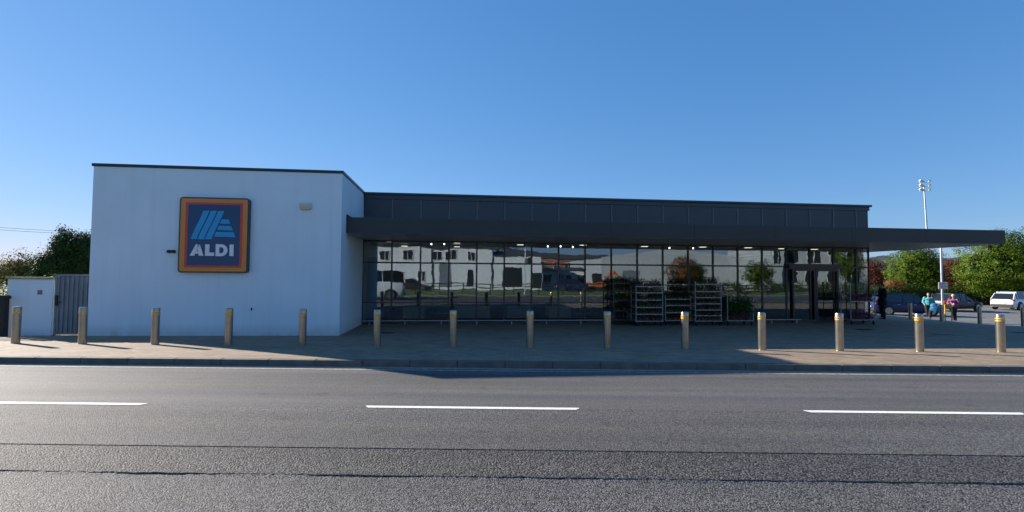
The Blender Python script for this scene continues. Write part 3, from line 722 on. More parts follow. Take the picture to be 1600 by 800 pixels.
# far hills
def hill(name, pts, Y0, depth, m_, seed):
    """ridge given by photo columns and rows, standing at depth Y0 with a real back slope"""
    mb = MB(); xs = []
    n = 80; rowsv = []
    for i in range(n+1):
        t = i/n*(len(pts)-1); k = min(int(t), len(pts)-2); f_ = t-k
        px = pts[k][0]*(1-f_)+pts[k+1][0]*f_; py = pts[k][1]*(1-f_)+pts[k+1][1]*f_
        p = px2(px, py, Y0); p.z += 1.5*noise.noise(Vector((px*.03, seed, 0)))*Y0/500 + .8*noise.noise(Vector((px*.12, seed, 4)))*Y0/500
        rowsv.append([(p.x, p.y-depth*.6, -3), (p.x, p.y-depth*.25, p.z*.62), (p.x, p.y, p.z), (p.x, p.y+depth, -3)])
    for r_ in rowsv: mb.v += r_
    for i in range(n):
        for k in range(3): mb.f.append((i*4+k, (i+1)*4+k, (i+1)*4+k+1, i*4+k+1)); mb.mi.append(0)
    return struct(mb.build(name, m_, smooth=True))
M['hill'] = mat('wooded_hill', (.025, .042, .038), .95, noise_amt=.5, noise_scale=.03)
M['hillf'] = mat('pale_field_hill', (.10, .13, .09), .95, noise_amt=.3, noise_scale=.02)
hill('hills', [(1250, 412), (1340, 406), (1380, 399), (1410, 403), (1450, 404), (1500, 401), (1560, 406), (1700, 404), (2200, 410)], 420, 120, M['hill'], 1)
hill('hills', [(-900, 405), (-300, 408), (0, 406), (60, 412), (160, 418), (400, 425)], 460, 140, M['hillf'], 2)

# ------------------------------------------------------------------ plant trolleys
POT = mat('plant_pot', (.10, .045, .03), .7, noise_amt=.3); PLF = leafmat('potted_leaf', (.02, .05, .012), (.07, .12, .03), .2); PFL = leafmat('pink_flower', (.10, .03, .06), (.26, .10, .16), .15)
PLW = leafmat('pale_flower', (.25, .24, .26), (.45, .42, .45), .3)
def plant_proto(name, h, r, lm, n, size, pr=.055, ph=.09):
    t = empty(name); MB().lathe([(pr*.75, 0), (pr, ph), (pr*.9, ph), (pr*.88, ph-.01)], 12).build('pot', POT, t, smooth=True)
    leaves('foliage', t, lm, [(0, 0, ph+h*.45, r, r, h*.5)], n, size, int(h*100), clump=12); return reg(t)
P_low = plant_proto('potted_plant', .13, .07, PLF, 90, .035); P_tall = plant_proto('potted_plant', .75, .16, PLF, 500, .07, .10, .18)
P_fl = plant_proto('potted_flower', .20, .09, PFL, 130, .04)
protos_used = set()
def place(proto, loc, lab, cat, grp):
    if proto.name not in protos_used: protos_used.add(proto.name); o = proto
    else: o = copy_tree(proto)
    o.location = loc; o.rotation_euler.z = random.uniform(0, 6); sc = random.uniform(.85, 1.15); o.scale = (sc, sc, sc); tag(o, lab, cat, grp)
def trolley(x, y, w_, h, shelves, lab, short, kind='low', rz=0, dark=False, back=False):
    g = zp(x, y); t = tag(empty('plant_trolley', (x, y, g)), lab, 'plant trolley', 'steel plant trolleys by the window')
    D = .56; pm = M['frame'] if dark else M['galv2']
    MB().box(0, w_, 0, D, .17, .205).build('base', pm, t)
    for (a, b) in ((.02, .02), (w_-.02, .02), (.02, D-.02), (w_-.02, D-.02)):
        MB().box(a-.016, a+.016, b-.012, b+.012, .206, h).build('post', pm, t)
        mb = MB().lathe([(.055, -.016), (.06, -.01), (.06, .01), (.055, .016)], 14, (a*.9+.03, b, .06), 'X'); mb.box(a*.9+.03-.024, a*.9+.03+.024, b-.02, b+.02, .10, .169); mb.build('castor', M['rubber'], t)
    zs = shelves
    for z in zs:
        if z > .22: MB().box(.003, w_-.003, -.004, D+.004, z-.028, z).box(.003, w_-.003, -.012, -.0045, z-.028, z+.012).build('shelf', pm, t)
    k = 8 if w_ > 1.05 else 7
    SN = ['bottom', 'second', 'third', 'fourth', 'fifth', 'sixth', 'seventh']
    for zi, z in enumerate(zs):
        sn = 'top' if zi == len(zs)-1 else SN[zi]
        if kind == 'tall':
            for i in range(6): place(P_tall, (x+.12+i*(w_-.24)/5, y+random.uniform(.15, .4), g+z), f'tall leafy potted plant standing on the {short}', 'potted plant', f'tall plants on the {short}')
            for i in range(3): place(P_fl, (x+.3+i*.3, y+.08, g+z), f'pale flowering pot at the foot of the tall plants on the {short}', 'potted plant', f'flower pots on the {short}')
        else:
            for i in range(k):
                for row in range(2):
                    pr_ = P_fl if kind == 'flower' else P_low
                    if random.random() < .07: continue
                    place(pr_, (x+.09+i*(w_-.18)/(k-1)+random.uniform(-.01, .01), y+.09+.2*row+random.uniform(-.02, .02), g+z+.001),
                      f'small {"pink flowering" if kind == "flower" else "potted"} plant on the {sn} shelf of the {short}', 'potted plant', f'plants on the {sn} shelf of the {short}')
    return t
trolley(6.30, 19.35, .95, 1.72, [.55, .95, 1.35, 1.62], 'dark tall trolley of plants, leftmost by the window', 'dark leftmost trolley', dark=True)
trolley(6.98, 18.75, 1.10, 1.52, [.21, .46, .72, 1.0, 1.28, 1.52], 'full plant trolley with broad grey trays, second from the left', 'full second trolley')
trolley(8.28, 19.05, 1.08, 1.16, [.21, .50, .78, 1.02], 'lower plant trolley between two taller ones, behind the tenth bollard', 'low middle trolley')
trolley(9.36, 18.75, 1.10, 1.72, [.21, .40, .62, .86, 1.10, 1.34, 1.62], 'tallest plant trolley with seven closely spaced shelves', 'tallest trolley')
trolley(10.74, 18.85, 1.12, 1.12, [.206], 'open-sided trolley of tall leafy plants, right of the tallest trolley', 'open trolley', kind='tall')
trolley(16.15, 19.0, 1.13, 1.70, [.22, .95], 'trolley of pink flowers by the entrance at the shop corner', 'entrance trolley', kind='flower')

# low bits on the paving
for i, (px, py, w_) in enumerate([(1475, 523, .42), (1352, 515, .3), (1598, 520, .4), (600, 520, .35)]):
    p = px2(px, py, 15); d = p-Vector((0, 0, EYE)); p = Vector((0, 0, EYE))+d*((EYE+.06)/(-d.z)); p.z = zp(p.x, p.y)
    for _ in range(3): p = Vector((0, 0, EYE))+d*((EYE-zp(p.x, p.y))/(-d.z))
    mb = MB().box(-w_, w_, -.2, .2, 0, .004)
    for k in range(9): mb.box(-w_+.04+k*(2*w_-.08)/9, -w_+.06+k*(2*w_-.08)/9, -.17, .17, .0041, .009)
    o = mb.build('drain_cover', M['frame'], loc=(p.x, p.y, zp(p.x, p.y)+.003), rz=RA); tag(o, ['dark drain cover in the shaded paving before the two women', 'dark drain cover in the paving before the entrance', 'dark drain cover in the shaded paving at the right edge', 'dark drain cover in the paving beside the white block'][i], 'drain cover')

# ------------------------------------------------------------------ cars
CG = mat('car_glass', (.012, .016, .02), .06, spec=.8, noise_amt=.05)
RL = mat('tail_light_red', (.32, .012, .012), .2); HLm = mat('head_light', (.55, .57, .6), .12); PLT = mat('number_plate', (.7, .7, .66), .4); RIM = mat('alloy_rim', (.32, .33, .34), .3, metal=.8)
def car(label, loc, yaw, paint, L=4.35, Wd=1.82, H=1.62, kind='suv', cat='car', name='parked_car'):
    """nose towards +x of its own frame"""
    t = tag(empty(name, loc, yaw), label, cat, 'parked cars')
    hw = Wd/2; bl = H*.60
    # lower body: stations (x, z_bottom, z_top, half width)
    st = [(-L/2, .42, bl*.78, hw*.80), (-L/2+.06, .30, bl*.96, hw*.90), (-L/2+.25, .24, bl*1.01, hw*.97), (-L*.30, .22, bl*1.02, hw), (0, .21, bl*1.0, hw), (L*.20, .22, bl*.985, hw), (L*.30, .22, bl*.93, hw*.985), (L/2-.35, .24, bl*.86, hw*.95), (L/2-.08, .28, bl*.74, hw*.86), (L/2, .38, bl*.60, hw*.74)]
    mb = MB(); n = 12
    for (x, z0, z1, w_) in st:
        cs = [(-w_*.90, z0), (-w_*.985, z0+.10), (-w_, (z0+z1)/2), (-w_*.975, z1-.10), (-w_*.93, z1-.02), (-w_*.6, z1+.012), (w_*.6, z1+.012), (w_*.93, z1-.02), (w_*.975, z1-.10), (w_, (z0+z1)/2), (w_*.985, z0+.10), (w_*.90, z0)]
        mb.v += [(x, a, b) for a, b in cs]
    for i in range(len(st)-1):
        for k in range(n): mb.f.append((i*n+k, i*n+(k+1) % n, (i+1)*n+(k+1) % n, (i+1)*n+k)); mb.mi.append(0)
    mb.f += [tuple(range(n)), tuple(range((len(st)-1)*n, len(st)*n))]; mb.mi += [0, 0]
    body = mb.build('body', paint, t, smooth=True)
    # cabin
    if kind == 'suv': cab = [(-L/2+.08, bl-.03, hw*.86), (-L/2+.50, H-.16, hw*.74), (-L/2+.95, H-.02, hw*.72), (L*.02, H-.01, hw*.74), (L*.10, H-.07, hw*.73), (L*.27, bl-.04, hw*.84)]
    elif kind == 'van': cab = [(-L/2+.03, bl-.03, hw*.93), (-L/2+.12, H-.07, hw*.88), (-L/2+.3, H, hw*.88), (L*.22, H, hw*.88), (L*.28, H-.07, hw*.86), (L*.42, bl-.04, hw*.88)]
    else: cab = [(-L/2+.45, bl-.03, hw*.84), (-L/2+1.05, H-.08, hw*.70), (-L/2+1.4, H, hw*.70), (L*.0, H-.01, hw*.70), (L*.06, H-.06, hw*.70), (L*.25, bl-.04, hw*.82)]
    g = MB(); wb = hw*.90
    low = lambda x: (x, bl-.03)
    vs = []
    for (x, z, w_) in cab: vs += [(x, -w_, z), (x, w_, z)]
    g.v += vs
    # roof + screens strip
    for i in range(len(cab)-1): g.f.append((2*i, 2*i+1, 2*i+3, 2*i+2)); g.mi.append(1 if (i == 0 or i == len(cab)-2) else 0)
    # sides
    b0_ = len(g.v); xs_ = [c[0] for c in cab]
    for c in cab: g.v += [(c[0], -wb, bl-.04), (c[0], wb, bl-.04)]
    for i in range(1, len(cab)-2):
        for s in (0, 1): g.f.append((2*i+s, 2*i+2+s, b0_+2*i+2+s, b0_+2*i+s)); g.mi.append(1)
    for s in (0, 1):
        g.f.append((0+s, 2+s, b0_+2+s, b0_+s)); g.mi.append(1 if kind == 'van' else 0)
        j = len(cab)-2; g.f.append((2*j+s, 2*j+2+s, b0_+2*j+2+s, b0_+2*j+s)); g.mi.append(1)
    cabo = g.build('cabin', [paint, CG], t, bevel=.05)
    # pillars, roof rails
    mb = MB(); j = len(cab)-2
    for s in (-1, 1):
        pil = [(-L/2+.75, .0), (-.35, .03), (L*.08, .0)] if kind != 'van' else [(-L*.2, 0), (0, 0), (L*.2, 0)]
        for xp, sl in pil:
            mb.bar((xp-.02, s*(wb+.004), bl-.05), (xp, s*(cab[2][2]+.004), H-.035), .035, 6)
        mb.bar((cab[2][0]-.2, s*(cab[2][2]-.03), H-.01), (cab[3][0]+.2, s*(cab[3][2]-.03), H-.01), .025, 6)
        mb.bar((cab[0][0], s*cab[0][2], cab[0][1]), (cab[1][0], s*(cab[1][2]+.01), cab[1][1]), .045, 6)
        mb.bar((cab[-1][0], s*cab[-1][2], cab[-1][1]), (cab[-2][0], s*(cab[-2][2]+.005), cab[-2][1]), .035, 6)
    mb.build('pillar', paint, t)
    # wheels with arches
    for wx in (-L*.305, L*.305):
        for s in (-1, 1):
            a = MB().lathe([(.405, -.012), (.41, 0), (.405, .012)], 24, (wx, s*(hw+.000), .37), 'Y').build('wheel_arch', M['black'], t)
            wh = MB().lathe([(.25, -.10), (.325, -.10), (.34, -.07), (.34, .07), (.325, .10), (.25, .10)], 24, (wx, s*(hw-.055), .34), 'Y').build('wheel', M['rubber'], t, smooth=True)
            rim = MB().lathe([(.24, -.012), (.235, .0), (.20, .005)], 20, (wx, s*(hw+.052), .34), 'Y')
            for k in range(5):
                an = 2*PI*k/5; rim.box(wx-.001, wx+.001, 0, .0001, .34, .3401)
            o = rim.build('rim', RIM, smooth=True); o.parent = wh
    # lamps, bumper, plate, mirrors, handles
    for s in (-1, 1):
        MB().ball((-L/2+.12, s*hw*.80, bl*.88), .09, .15, .10).build('tail_light', RL, t, smooth=True)
        MB().ball((L/2-.16, s*hw*.72, bl*.72), .16, .16, .075).build('headlight', HLm, t, smooth=True)
        MB().box(L*.17, L*.21, s*hw, s*(hw+.17), bl+.02, bl+.14).build('mirror', paint, t, bevel=.02)
        for hx in (-.75, .25): MB().box(hx, hx+.17, s*(hw-.012)-.008, s*(hw-.012)+.012, bl-.19, bl-.16).build('door_handle', M['galv'], t)
    MB().box(-L/2-.03, -L/2+.10, -hw*.84, hw*.84, .33, .52).build('rear_bumper', M['black'], t, bevel=.03)
    MB().box(L/2-.10, L/2+.03, -hw*.70, hw*.70, .25, .45).build('front_bumper', M['black'], t, bevel=.03)
    MB().box(-L/2-.035, -L/2-.026, -.26, .26, .56, .67).box(-L/2-.03, -L/2+.05, -.25, .25, .57, .66).build('number_plate', PLT, t)
    MB().box(L/2-.1, L/2+.02, -.42, .42, .47, .60).build('grille', M['black'], t)
    return t
PB = mat('paint_dark_blue', (.008, .018, .075), .3, coat=.15, spec=.4, noise_amt=.05); PW = mat('paint_white', (.68, .69, .70), .25, coat=.5, noise_amt=.03)
PG = mat('paint_black_brown', (.03, .026, .024), .25, coat=.6, noise_amt=.05); PT = mat('paint_beige', (.075, .055, .04), .4, spec=.25, noise_amt=.04); PRd = mat('paint_red', (.35, .02, .02), .3, coat=.5)
def carat(px, py, Y): p = px2(px, py, Y); return (p.x, p.y, zp(p.x, p.y)-.035)
camyaw = -YB
car('dark blue suv parked behind the bollard and the woman in turquoise', carat(1412, 470, 34.0), R(-22), PB)
car('beige hatchback with sunlit rear, parked between and behind the two women', carat(1490, 466, 38.5), R(8), PT, L=4.4, H=1.5, kind='hatch')
car('white suv seen from its rear corner at the right picture edge', carat(1587, 466, 40.0), R(14), PW, L=4.3, Wd=1.84, H=1.62)

# ------------------------------------------------------------------ poles
sp0 = px2(1472.5, 470, 27.0); g = zp(sp0.x, sp0.y)
pl = tag(empty('sign_pole', (sp0.x, sp0.y, g)), 'slim grey pole with a small white notice behind the two women', 'sign pole')
MB().bar((0, 0, 0), (0, 0, 4.6), .058, 12).build('pole', M['galv'], pl, smooth=True)
pb = MB().box(-.30, .30, -.075, -.06, 1.86, 2.27).build('notice', mat('notice_white', (.72, .64, .62), .5), pl)
mb = MB()
for z, a, b in ((2.20, -.20, .20), (2.11, -.24, .22), (2.02, -.22, .25), (1.93, -.15, .18)): mb.box(a, b, -.0785, -.0755, z-.022, z+.012)
o = mb.build('notice_lines', mat('notice_red', (.45, .06, .05), .5)); o.parent = pb
YE = mat('yellow_paint', (.62, .36, .03), .5)
yb = tag(empty('yellow_barrier', (sp0.x+.05, sp0.y-.25, g)), 'low yellow hoop barrier at the foot of the sign pole', 'barrier')
MB().bar((-.16, 0, .93), (.27, 0, .93), .035, 10).bar((-.16, 0, .80), (.27, 0, .80), .022, 10).build('top_bar', YE, yb, smooth=True)
MB().bar((-.16, 0, 0), (-.16, 0, .96), .03, 10).build('leg', YE, yb, smooth=True); MB().bar((.27, 0, .0), (.27, 0, .96), .03, 10).build('leg', YE, yb, smooth=True)
# floodlight mast far behind
mt = px2(1443.5, 290, 80); mg = -1.0
ms = tag(empty('floodlight_mast', (mt.x+.9, mt.y, mg)), 'tall floodlight mast with six lamp heads rising behind the canopy', 'floodlight')
Hm = mt.z-mg
MB().bar((0, 0, 0), (-.9, 0, Hm), .22, 12, .10).build('mast', M['galv'], ms, smooth=True)
LH = mat('lamp_housing', (.55, .57, .58), .4, metal=.3)
for k in range(3):
    z = Hm - .95 + .75*k
    MB().box(-1.7, .25, -.05, .05, z, z+.07).build('crossarm', M['galv'], ms)
    for sx, tilt in ((-1.45, 35), (-.05+.1, -50)):
        mb = MB().box(-.42, .42, -.10, .10, -.20, .20); lh = mb.build('lamp_head', LH, ms, bevel=.04); lh.location = (sx, -.15, z+.2); lh.rotation_euler = (R(50), R(tilt*.6), 0)
        if sx > 0: lh.scale = (.55, 1, 1)

# ------------------------------------------------------------------ people
SK = mat('skin', (.42, .24, .17), .55, noise_amt=.06)
def remeshed(mb, name, m_, parent, vox=.016):
    o = mb.build(name, m_, parent, fix=True)
    md = o.modifiers.new('r', 'REMESH'); md.mode = 'VOXEL'; md.voxel_size = vox; md.use_smooth_shade = True
    s_ = o.modifiers.new('s', 'SMOOTH'); s_.iterations = 2; s_.factor = .5
    return o
def limb(mb, pts, rad):
    for (a, b, r1, r2) in zip(pts[:-1], pts[1:], rad[:-1], rad[1:]): mb.bar(a, b, r1, 12, r2); mb.ball(a, r1*1.0, nu=12, nv=8)
    mb.ball(pts[-1], rad[-1], nu=10, nv=6)
def hand(mb, p, d, s=1):
    """palm and five bent fingers, pointing along d"""
    d = Vector(d).normalized(); side = d.orthogonal().normalized(); nrm = d.cross(side); p = Vector(p)
    mb.bar(p, p+d*.085, .032, 10, .036)
    for k, L in enumerate((.060, .072, .078, .070)):
        b = p+d*.08+side*(k-1.5)*.020; m_ = b+d*L*.55+nrm*.008; e = m_+d*L*.35+nrm*.028
        mb.bar(b, m_, .0095, 6, .009); mb.bar(m_, e, .009, 6, .0075); mb.ball(m_, .009, nu=6, nv=5)
    b = p+d*.03+side*-.035; m_ = b+d*.035+side*-.028; mb.bar(b, m_, .011, 6, .010); mb.bar(m_, m_+d*.03+nrm*.012, .010, 6, .008)
def person(label, loc, yaw, h, build, top, bottom, hairm, arms, hairstyle='short', legs=None, jacket_long=0., stoop=0.):
    t = tag(empty('person', loc, yaw), label, 'person'); k = h/1.70
    V = lambda x, y, z: Vector((x, y, z))*k
    hipz, knz, shz, nkz = .86, .46, 1.38, 1.44
    yo = -stoop
    b = MB(); L = legs or [((.09, 0, hipz), (.10, -.03, knz), (.10, .02, .09)), ((-.09, 0, hipz), (-.10, .0, knz), (-.10, .04, .09))]
    for lg in L:
        pts = [V(*p) for p in lg]; limb(b, pts, [.085*k*build, .058*k*build, .042*k]); an = pts[-1]; b.bar(an-Vector((0, 0, .02)), an+Vector((0, -.17*k, -.055)), .042*k, 8, .034*k)
    b.ball(V(0, 0, .92), .165*k*build, .12*k*build, .14*k); b.ball(V(0, yo*.4, 1.12), .14*k*build, .105*k*build, .17*k); b.ball(V(0, yo*.8, 1.30), .17*k*build, .11*k*build, .13*k)
    b.bar(V(0, yo*.9, 1.38), V(0, yo-.02, 1.52), .052*k, 10, .048*k)
    hc = V(0, yo-.03, 1.60); b.ball(hc, .073*k, .092*k, .108*k, 16, 12); b.ball(hc+V(0, -.055, -.05), .048*k, .045*k, .055*k)
    b.bar(hc+V(0, -.088, .012), hc+V(0, -.108, -.022), .010*k, 6, .014*k)
    for s in (-1, 1): b.ball(hc+V(s*.074, .005, -.005), .012*k, .022*k, .032*k)
    b.bar(hc+V(-.022, -.093, -.058), hc+V(.022, -.093, -.058), .007*k, 6)
    for ar in arms:
        pts = [V(*p) for p in ar]; limb(b, pts, [.052*k*build, .040*k*build, .026*k]); hand(b, pts[-1], pts[-1]-pts[-2])
    remeshed(b, 'body', SK, t, .013)
    # eyes
    e = MB()
    for s in (-1, 1): e.ball(hc+V(s*.031, -.085, .012), .010*k, nu=8, nv=6)
    e.build('eyes', M['black'], t)
    # clothes
    c = MB()
    for lg in L:
        pts = [V(*p) for p in lg]; pts[-1] = pts[-1]+Vector((0, 0, -.02)); limb(c, pts, [.105*k*build, .078*k*build, .068*k])
    c.ball(V(0, 0, .90), .185*k*build, .14*k*build, .14*k); remeshed(c, 'trousers', bottom, t, .016)
    c = MB(); c.ball(V(0, yo*.8, 1.29), .195*k*build, .135*k*build, .13*k); c.ball(V(0, yo*.4, 1.10), .175*k*build, .14*k*build, .20*k); c.ball(V(0, 0, .95-jacket_long*.3), .200*k*build, .155*k*build, .15*k+jacket_long*.3)
    c.bar(V(0, yo, 1.39), V(0, yo, 1.46), .075*k, 12, .062*k)
    for ar in arms:
        pts = [V(*p) for p in ar]; pts[-1] = pts[-2].lerp(pts[-1], .88); limb(c, pts, [.078*k*build, .062*k*build, .048*k])
    remeshed(c, 'jacket', top, t, .016)
    hr = MB(); hr.ball(hc+V(0, .022, .030), .083*k, .092*k, .098*k, 14, 10)
    if hairstyle == 'curly':
        for q in range(40):
            a = random.uniform(0, 6.28); zz = random.uniform(-.3, 1); rr_ = math.sqrt(max(0, 1-zz*zz)); hr.ball(hc+V(rr_*math.cos(a)*.085, .028+rr_*math.sin(a)*.085, .03+zz*.085), .024*k, nu=8, nv=6)
    if hairstyle == 'long': hr.ball(hc+V(0, .06, -.07), .07*k, .05*k, .12*k)
    remeshed(hr, 'hair', hairm, t, .012)
    s_ = MB()
    for lg in L:
        an = V(*lg[-1]); s_.ball(an+Vector((0, -.055*k, -.055*k)), .048*k, .125*k, .038*k); 
    s_.build('shoes', M['black'], t, smooth=True)
    return t
TQ = mat('turquoise_jacket', (.07, .30, .34), .8, noise_amt=.15, noise_scale=14); PK = mat('pink_jacket', (.25, .06, .13), .8, noise_amt=.3, noise_scale=18); NV = mat('navy_trousers', (.012, .014, .022), .85); DK = mat('black_cloth', (.008, .008, .010), .9)
HW = mat('white_hair', (.52, .50, .45), .7, noise_amt=.15, noise_scale=60); HB = mat('brown_hair', (.10, .06, .04), .7, noise_amt=.2, noise_scale=60); HD = mat('dark_hair', (.015, .012, .01), .6)
def pat(px, py, Y): p = px2(px, py, Y); return Vector((p.x, p.y, zp(p.x, p.y)))
L1 = pat(1451, 480, 28.6); L2 = pat(1490, 480, 28.0); L3 = pat(1379, 480, 22.6)
def face(L, dx=0): return math.atan2(-L.x+dx, L.y)*-1*-1 if False else math.atan2(L.x, -L.y)*0 - math.atan2(-L.x, L.y)*-1*-1
def look_at_cam(L, off=0): # figure faces -y in its own frame
    return math.atan2(-L.x, L.y)*1 + off
person('woman in a turquoise jacket and dark trousers carrying a big blue bag', L1, look_at_cam(L1, .1), 1.62, 1.28, TQ, NV, HB,
       [((.19, 0, 1.36), (.27, -.02, 1.10), (.30, -.12, .90)), ((-.19, 0, 1.36), (-.27, .0, 1.10), (-.22, -.14, .96))], legs=[((.09, 0, .86), (.09, -.04, .46), (.05, -.02, .09)), ((-.09, 0, .86), (-.07, .03, .46), (-.03, .10, .12))])
ry = look_at_cam(L1, .1)
bgc = L1 + Matrix.Rotation(ry, 3, 'Z') @ Vector((.36, -.14, 0))
BG = mat('blue_bag', (.006, .11, .22), .6, noise_amt=.2, noise_scale=7)
bag = tag(empty('shopping_bag', (bgc.x, bgc.y, bgc.z+.46), ry), 'large bright blue bag carried by the woman in turquoise', 'bag')
mb = MB(); 
for i in range(60):
    a = random.uniform(0, 6.28); mb.ball((math.cos(a)*.16*random.random()*1.2, math.sin(a)*.08, .22+random.uniform(-.14, .14)), .14, .12, .14, 10, 6)
mb.ball((0, 0, .22), .33, .2, .25); mb.ball((-.10, 0, .36), .22, .17, .2); mb.ball((.16, 0, .12), .22, .17, .15); remeshed(mb, 'bag_body', BG, bag, .025)
mb = MB(); pts = [Vector((-.12, 0, .42)), Vector((-.13, 0, .50)), Vector((-.10, 0, .56)), Vector((0, 0, .565)), Vector((.06, 0, .50)), Vector((.10, 0, .40))]
for a, b in zip(pts[:-1], pts[1:]): mb.bar(a, b, .012, 6)
mb.build('handle', BG, bag)
person('white-haired woman in a pink jacket and dark trousers holding something white', L2, look_at_cam(L2, -.15), 1.60, 1.12, PK, NV, HW,
       [((.19, 0, 1.36), (.30, -.03, 1.12), (.10, -.22, 1.06)), ((-.19, 0, 1.36), (-.29, -.02, 1.12), (-.08, -.22, 1.04))], 'curly', legs=[((.08, 0, .86), (.07, -.06, .46), (.10, -.06, .09)), ((-.08, 0, .86), (-.04, .03, .46), (-.02, .10, .12))])
wz = L2 + Matrix.Rotation(look_at_cam(L2, -.15), 3, 'Z') @ Vector((0, -.26, .98))
o = MB().box(-.07, .07, -.012, .012, -.10, .12).build('paper', mat('paper_white', (.75, .75, .75), .6), loc=wz, rz=look_at_cam(L2)); tag(o, 'white paper in the hands of the woman in pink', 'paper')
person('person all in black clothes at the shop corner, forearm bent forward', L3, look_at_cam(L3, -1.2), 1.74, 1.22, DK, DK, HD,
       [((.20, 0, 1.40), (.27, .02, 1.14), (.16, -.24, 1.16)), ((-.20, 0, 1.40), (-.27, .0, 1.13), (-.15, -.25, 1.12))], 'short', jacket_long=.5)

# ------------------------------------------------------------------ across the road, behind the camera (mirrored in the shop window)
HWm = mat('house_render_white', (.66, .67, .68), .85, noise_amt=.06, noise_scale=.8, bump=.1); HG = mat('house_render_grey', (.40, .41, .41), .85, noise_amt=.08, noise_scale=.6); RT = mat('roof_slate', (.06, .065, .07), .7, noise_amt=.2, noise_scale=4)
BRK = mat('house_brick', (.30, .12, .075), .85, noise_amt=.3, noise_scale=6); DG = mat('dark_opening', (.02, .025, .03), .3)
def house(label, x0, x1, y, d, z0, h, wallm, wins, rh=1.4, name='house', ridge='x'):
    t = tag(empty(name, (x0, y, z0)), label, 'building', None); w_ = x1-x0
    MB().box(0, w_, -d, 0, -.4, h).build('wall', wallm, t)
    if ridge == 'x': r_ = MB().add([(-.15, .25, h), (w_+.15, .25, h), (w_+.15, -d-.25, h), (-.15, -d-.25, h), (-.15, -d/2, h+rh), (w_+.15, -d/2, h+rh)], [(0, 1, 5, 4), (2, 3, 4, 5), (0, 4, 3), (1, 2, 5), (0, 3, 2, 1)])
    else: r_ = MB().add([(-.2, .02, h), (w_+.2, .02, h), (w_+.2, -d, h), (-.2, -d, h), (w_/2, .02, h+rh), (w_/2, -d, h+rh)], [(0, 1, 4), (2, 3, 5), (0, 4, 5, 3), (1, 2, 5, 4), (0, 3, 2, 1)])
    r_.build('roof', RT if ridge == 'x' else wallm, t)
    for (a, b, c, e, kind) in wins:
        if kind == 'w':
            f_ = MB().box(a-.06, b+.06, .001, .06, c-.06, c-.001).box(a-.06, b+.06, .001, .05, e+.001, e+.06).box(a-.06, a-.001, .001, .05, c, e).box(b+.001, b+.06, .001, .05, c, e).box((a+b)/2-.03, (a+b)/2+.03, .001, .05, c, e).build('window', PLT, t)
            g_ = MB().box(a, b, .001, .025, c, e).build('pane', DG); g_.parent = f_
        else:
            MB().box(a, b, .001, .04, c, e).build('door', DG if kind == 'd' else M['gatem'], t)
    return t
house('white two-storey house facing the shop, behind the van', -9.5, -2.6, -22, 8, .3, 5.1, HWm, [(1.0, 2.0, 3.4, 4.4, 'w'), (3.6, 4.6, 3.4, 4.5, 'w'), (2.9, 3.8, .2, 2.1, 'd'), (5.3, 6.2, .9, 2.0, 'w')], .9)
house('white house across the road with a tall grey door', -2.6, 4.9, -22, 8, .3, 5.0, HWm, [(.3, 1.4, 3.6, 4.6, 'w'), (1.9, 3.2, 3.6, 4.6, 'w'), (4.6, 5.4, 3.5, 4.5, 'w'), (1.0, 2.6, .2, 3.1, 'g'), (4.6, 5.3, .2, 2.2, 'd')], .8)
house('lower white house across the road with a dark garage opening', 4.9, 11.0, -22, 8, .3, 4.1, HWm, [(1.2, 3.6, .3, 2.6, 'd'), (4.9, 6.0, .1, 2.1, 'd'), (3.9, 4.7, 3.1, 3.8, 'w')], .8)
house('low cream building across the road right of the white houses', 11.6, 19, -30, 8, .1, 2.7, HWm, [(1, 2.2, .9, 2.2, 'w'), (3.1, 3.7, .9, 2.2, 'w'), (4.3, 5.2, .1, 2.1, 'd'), (5.8, 6.9, .9, 2.0, 'w')], .5)
house('long brick terrace far across the road', 17, 33, -62, 9, 0, 5.6, BRK, [(1+2.5*i, 2.1+2.5*i, 3.4, 4.7, 'w') for i in range(6)] + [(1+2.5*i, 2.1+2.5*i, .8, 2.2, 'w') for i in range(6)], 1.3)
house('big pale grey hall with a low gable across the road', 23.0, 47.5, -36, 22, 0, 5.0, HG, [(3, 6, 0, 3, 'g')], 1.5, 'hall', 'y')
house('tall grey office block across the road', 48.5, 64, -31, 14, 0, 10.5, HG, [(1.5+3.4*i, 3.3+3.4*i, 1.2+3.0*j, 3.1+3.0*j, 'w') for i in range(4) for j in range(3)], .4, 'office_block')
house('narrow grey house across the road left of the office block', 46.2, 48.2, -29, 7, 0, 8, HG, [(.4, 1.4, 4, 6, 'w')], .5)
def back_tree(label, x, y, h, r, m_, seed):
    t = tag(empty('broadleaf_tree', (x, y, .0)), label, 'tree', None); trunk(t, h*.8, .18, 8, seed); leaves('crown', t, m_, [(0, 0, h*.62, r, r, h*.38), (r*.4, 0, h*.5, r*.7, r*.7, h*.3)], 5000, .2, seed)
back_tree('autumn tree across the road before the grey hall', 31.5, -27, 5.0, 2.0, LX, 41); back_tree('green tree beside the autumn tree across the road', 33.8, -28, 4.2, 1.7, LG, 42)
back_tree('small green tree across the road before the office block', 41, -24, 4.4, 1.8, LG, 43); back_tree('tall green tree across the road by the office block', 54, -24, 7.5, 2.4, LG, 44)
back_tree('dark green tree behind the white houses across the road', 8, -48, 9.5, 4.5, LD, 45); back_tree('second dark green tree behind the white houses', 0, -50, 9.0, 4.5, LD, 46)
hedge('clipped hedge across the road at the right', (27, -19), (62, -21), 1.5, .7, LB, 12000, .16, 47, base=0)
mb = MB(); mb.add([(-200, -23.5, .10), (200, -23.5, .10), (200, -5.4, .06), (-200, -5.4, .06)], [(0, 1, 2, 3)]); struct(mb.build('grass_verge', M['grass'], rz=RA, fix=False))
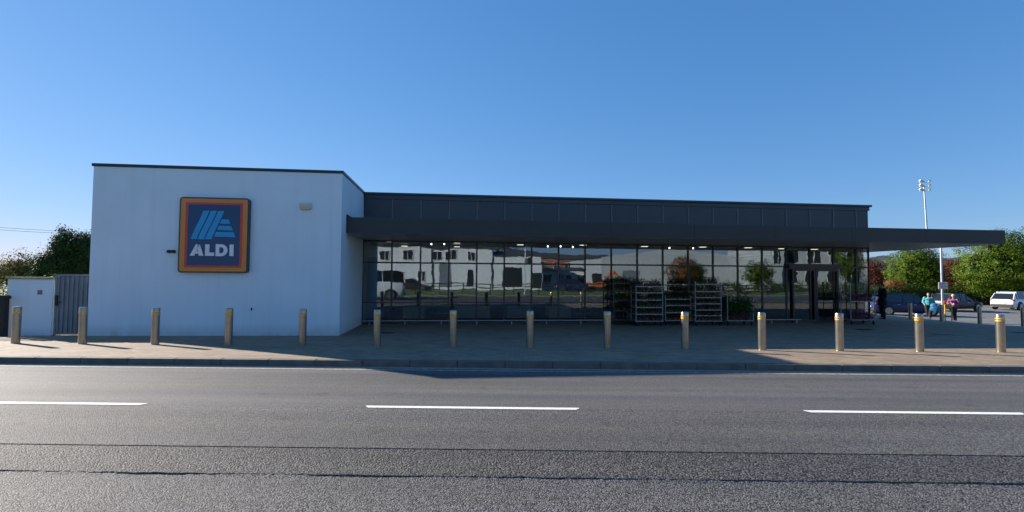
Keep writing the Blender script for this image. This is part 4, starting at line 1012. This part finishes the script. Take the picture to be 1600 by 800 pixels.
ff = tag(empty('rail_fence', (-30, -9, .1)), 'dark post and rail fence along the verge across the road', 'fence')
for k in range(36): MB().box(k*2.4-.06, k*2.4+.06, -.06, .06, -.1, 1.05).build('post', M['fence'], ff)
for z in (.35, .65, .93): MB().box(0, 84, -.02, .02, z, z+.09).build('rail', M['fence'], ff)
for i, (x, y, lab) in enumerate([(-2.45, -21.9, 'downpipe between the two white houses across the road'), (4.75, -21.9, 'downpipe beside the dark garage opening across the road')]):
    tag(MB().bar((0, 0, 0), (0, 0, 4.9), .06, 8).build('downpipe', M['cap'], loc=(x, y, .3)), lab, 'downpipe')
dg = tag(empty('mini_digger', (18.0, -21.5, .05)), 'small orange digger parked across the road', 'digger')
OR = mat('machine_orange', (.50, .12, .02), .5)
MB().box(-1.1, 1.1, -.7, .7, .45, 1.0).build('body', OR, dg, bevel=.06); MB().box(-.4, .5, -.55, .55, 1.001, 2.1).build('cab', DG, dg, bevel=.05)
for yy in (-.75, .55): MB().box(-1.1, 1.1, yy, yy+.25, 0, .44).build('track', M['rubber'], dg, bevel=.12)
MB().bar((1.0, 0, 1.0), (2.0, 0, 2.5), .12, 8).bar((2.0, 0, 2.5), (3.0, 0, 1.5), .10, 8).build('arm', OR, dg); MB().box(2.8, 3.3, -.3, .3, 1.0, 1.5).build('bucket', M['black'], dg, bevel=.06)
lp = tag(empty('street_lamp', (6.8, -7.2, .1)), 'grey street lamp on the verge across the road', 'street lamp')
MB().bar((0, 0, 0), (0, 0, 6.5), .075, 10, .05).build('post', M['galv'], lp, smooth=True); MB().bar((0, 0, 6.5), (0, 1.1, 6.7), .04, 8).build('arm', M['galv'], lp); MB().box(-.13, .13, .9, 1.5, 6.62, 6.74).build('lamp_head', M['cap'], lp, bevel=.03)
car('white van parked on the near side of the road left of the camera', (-6.25, 1.0, 0), RA+PI, PW, L=5.4, Wd=1.95, H=2.15, kind='van', cat='van', name='parked_van')
car('dark car parked by the white houses across the road', (-4.5, -17.8, .05), R(4), PG, H=1.45, kind='hatch')
car('blue car parked by the cream building across the road', (14.5, -20, .05), R(6), PB, H=1.6)
car('red car parked before the brick terrace across the road', (19.8, -44, .05), R(6), PRd, H=1.45, kind='hatch')
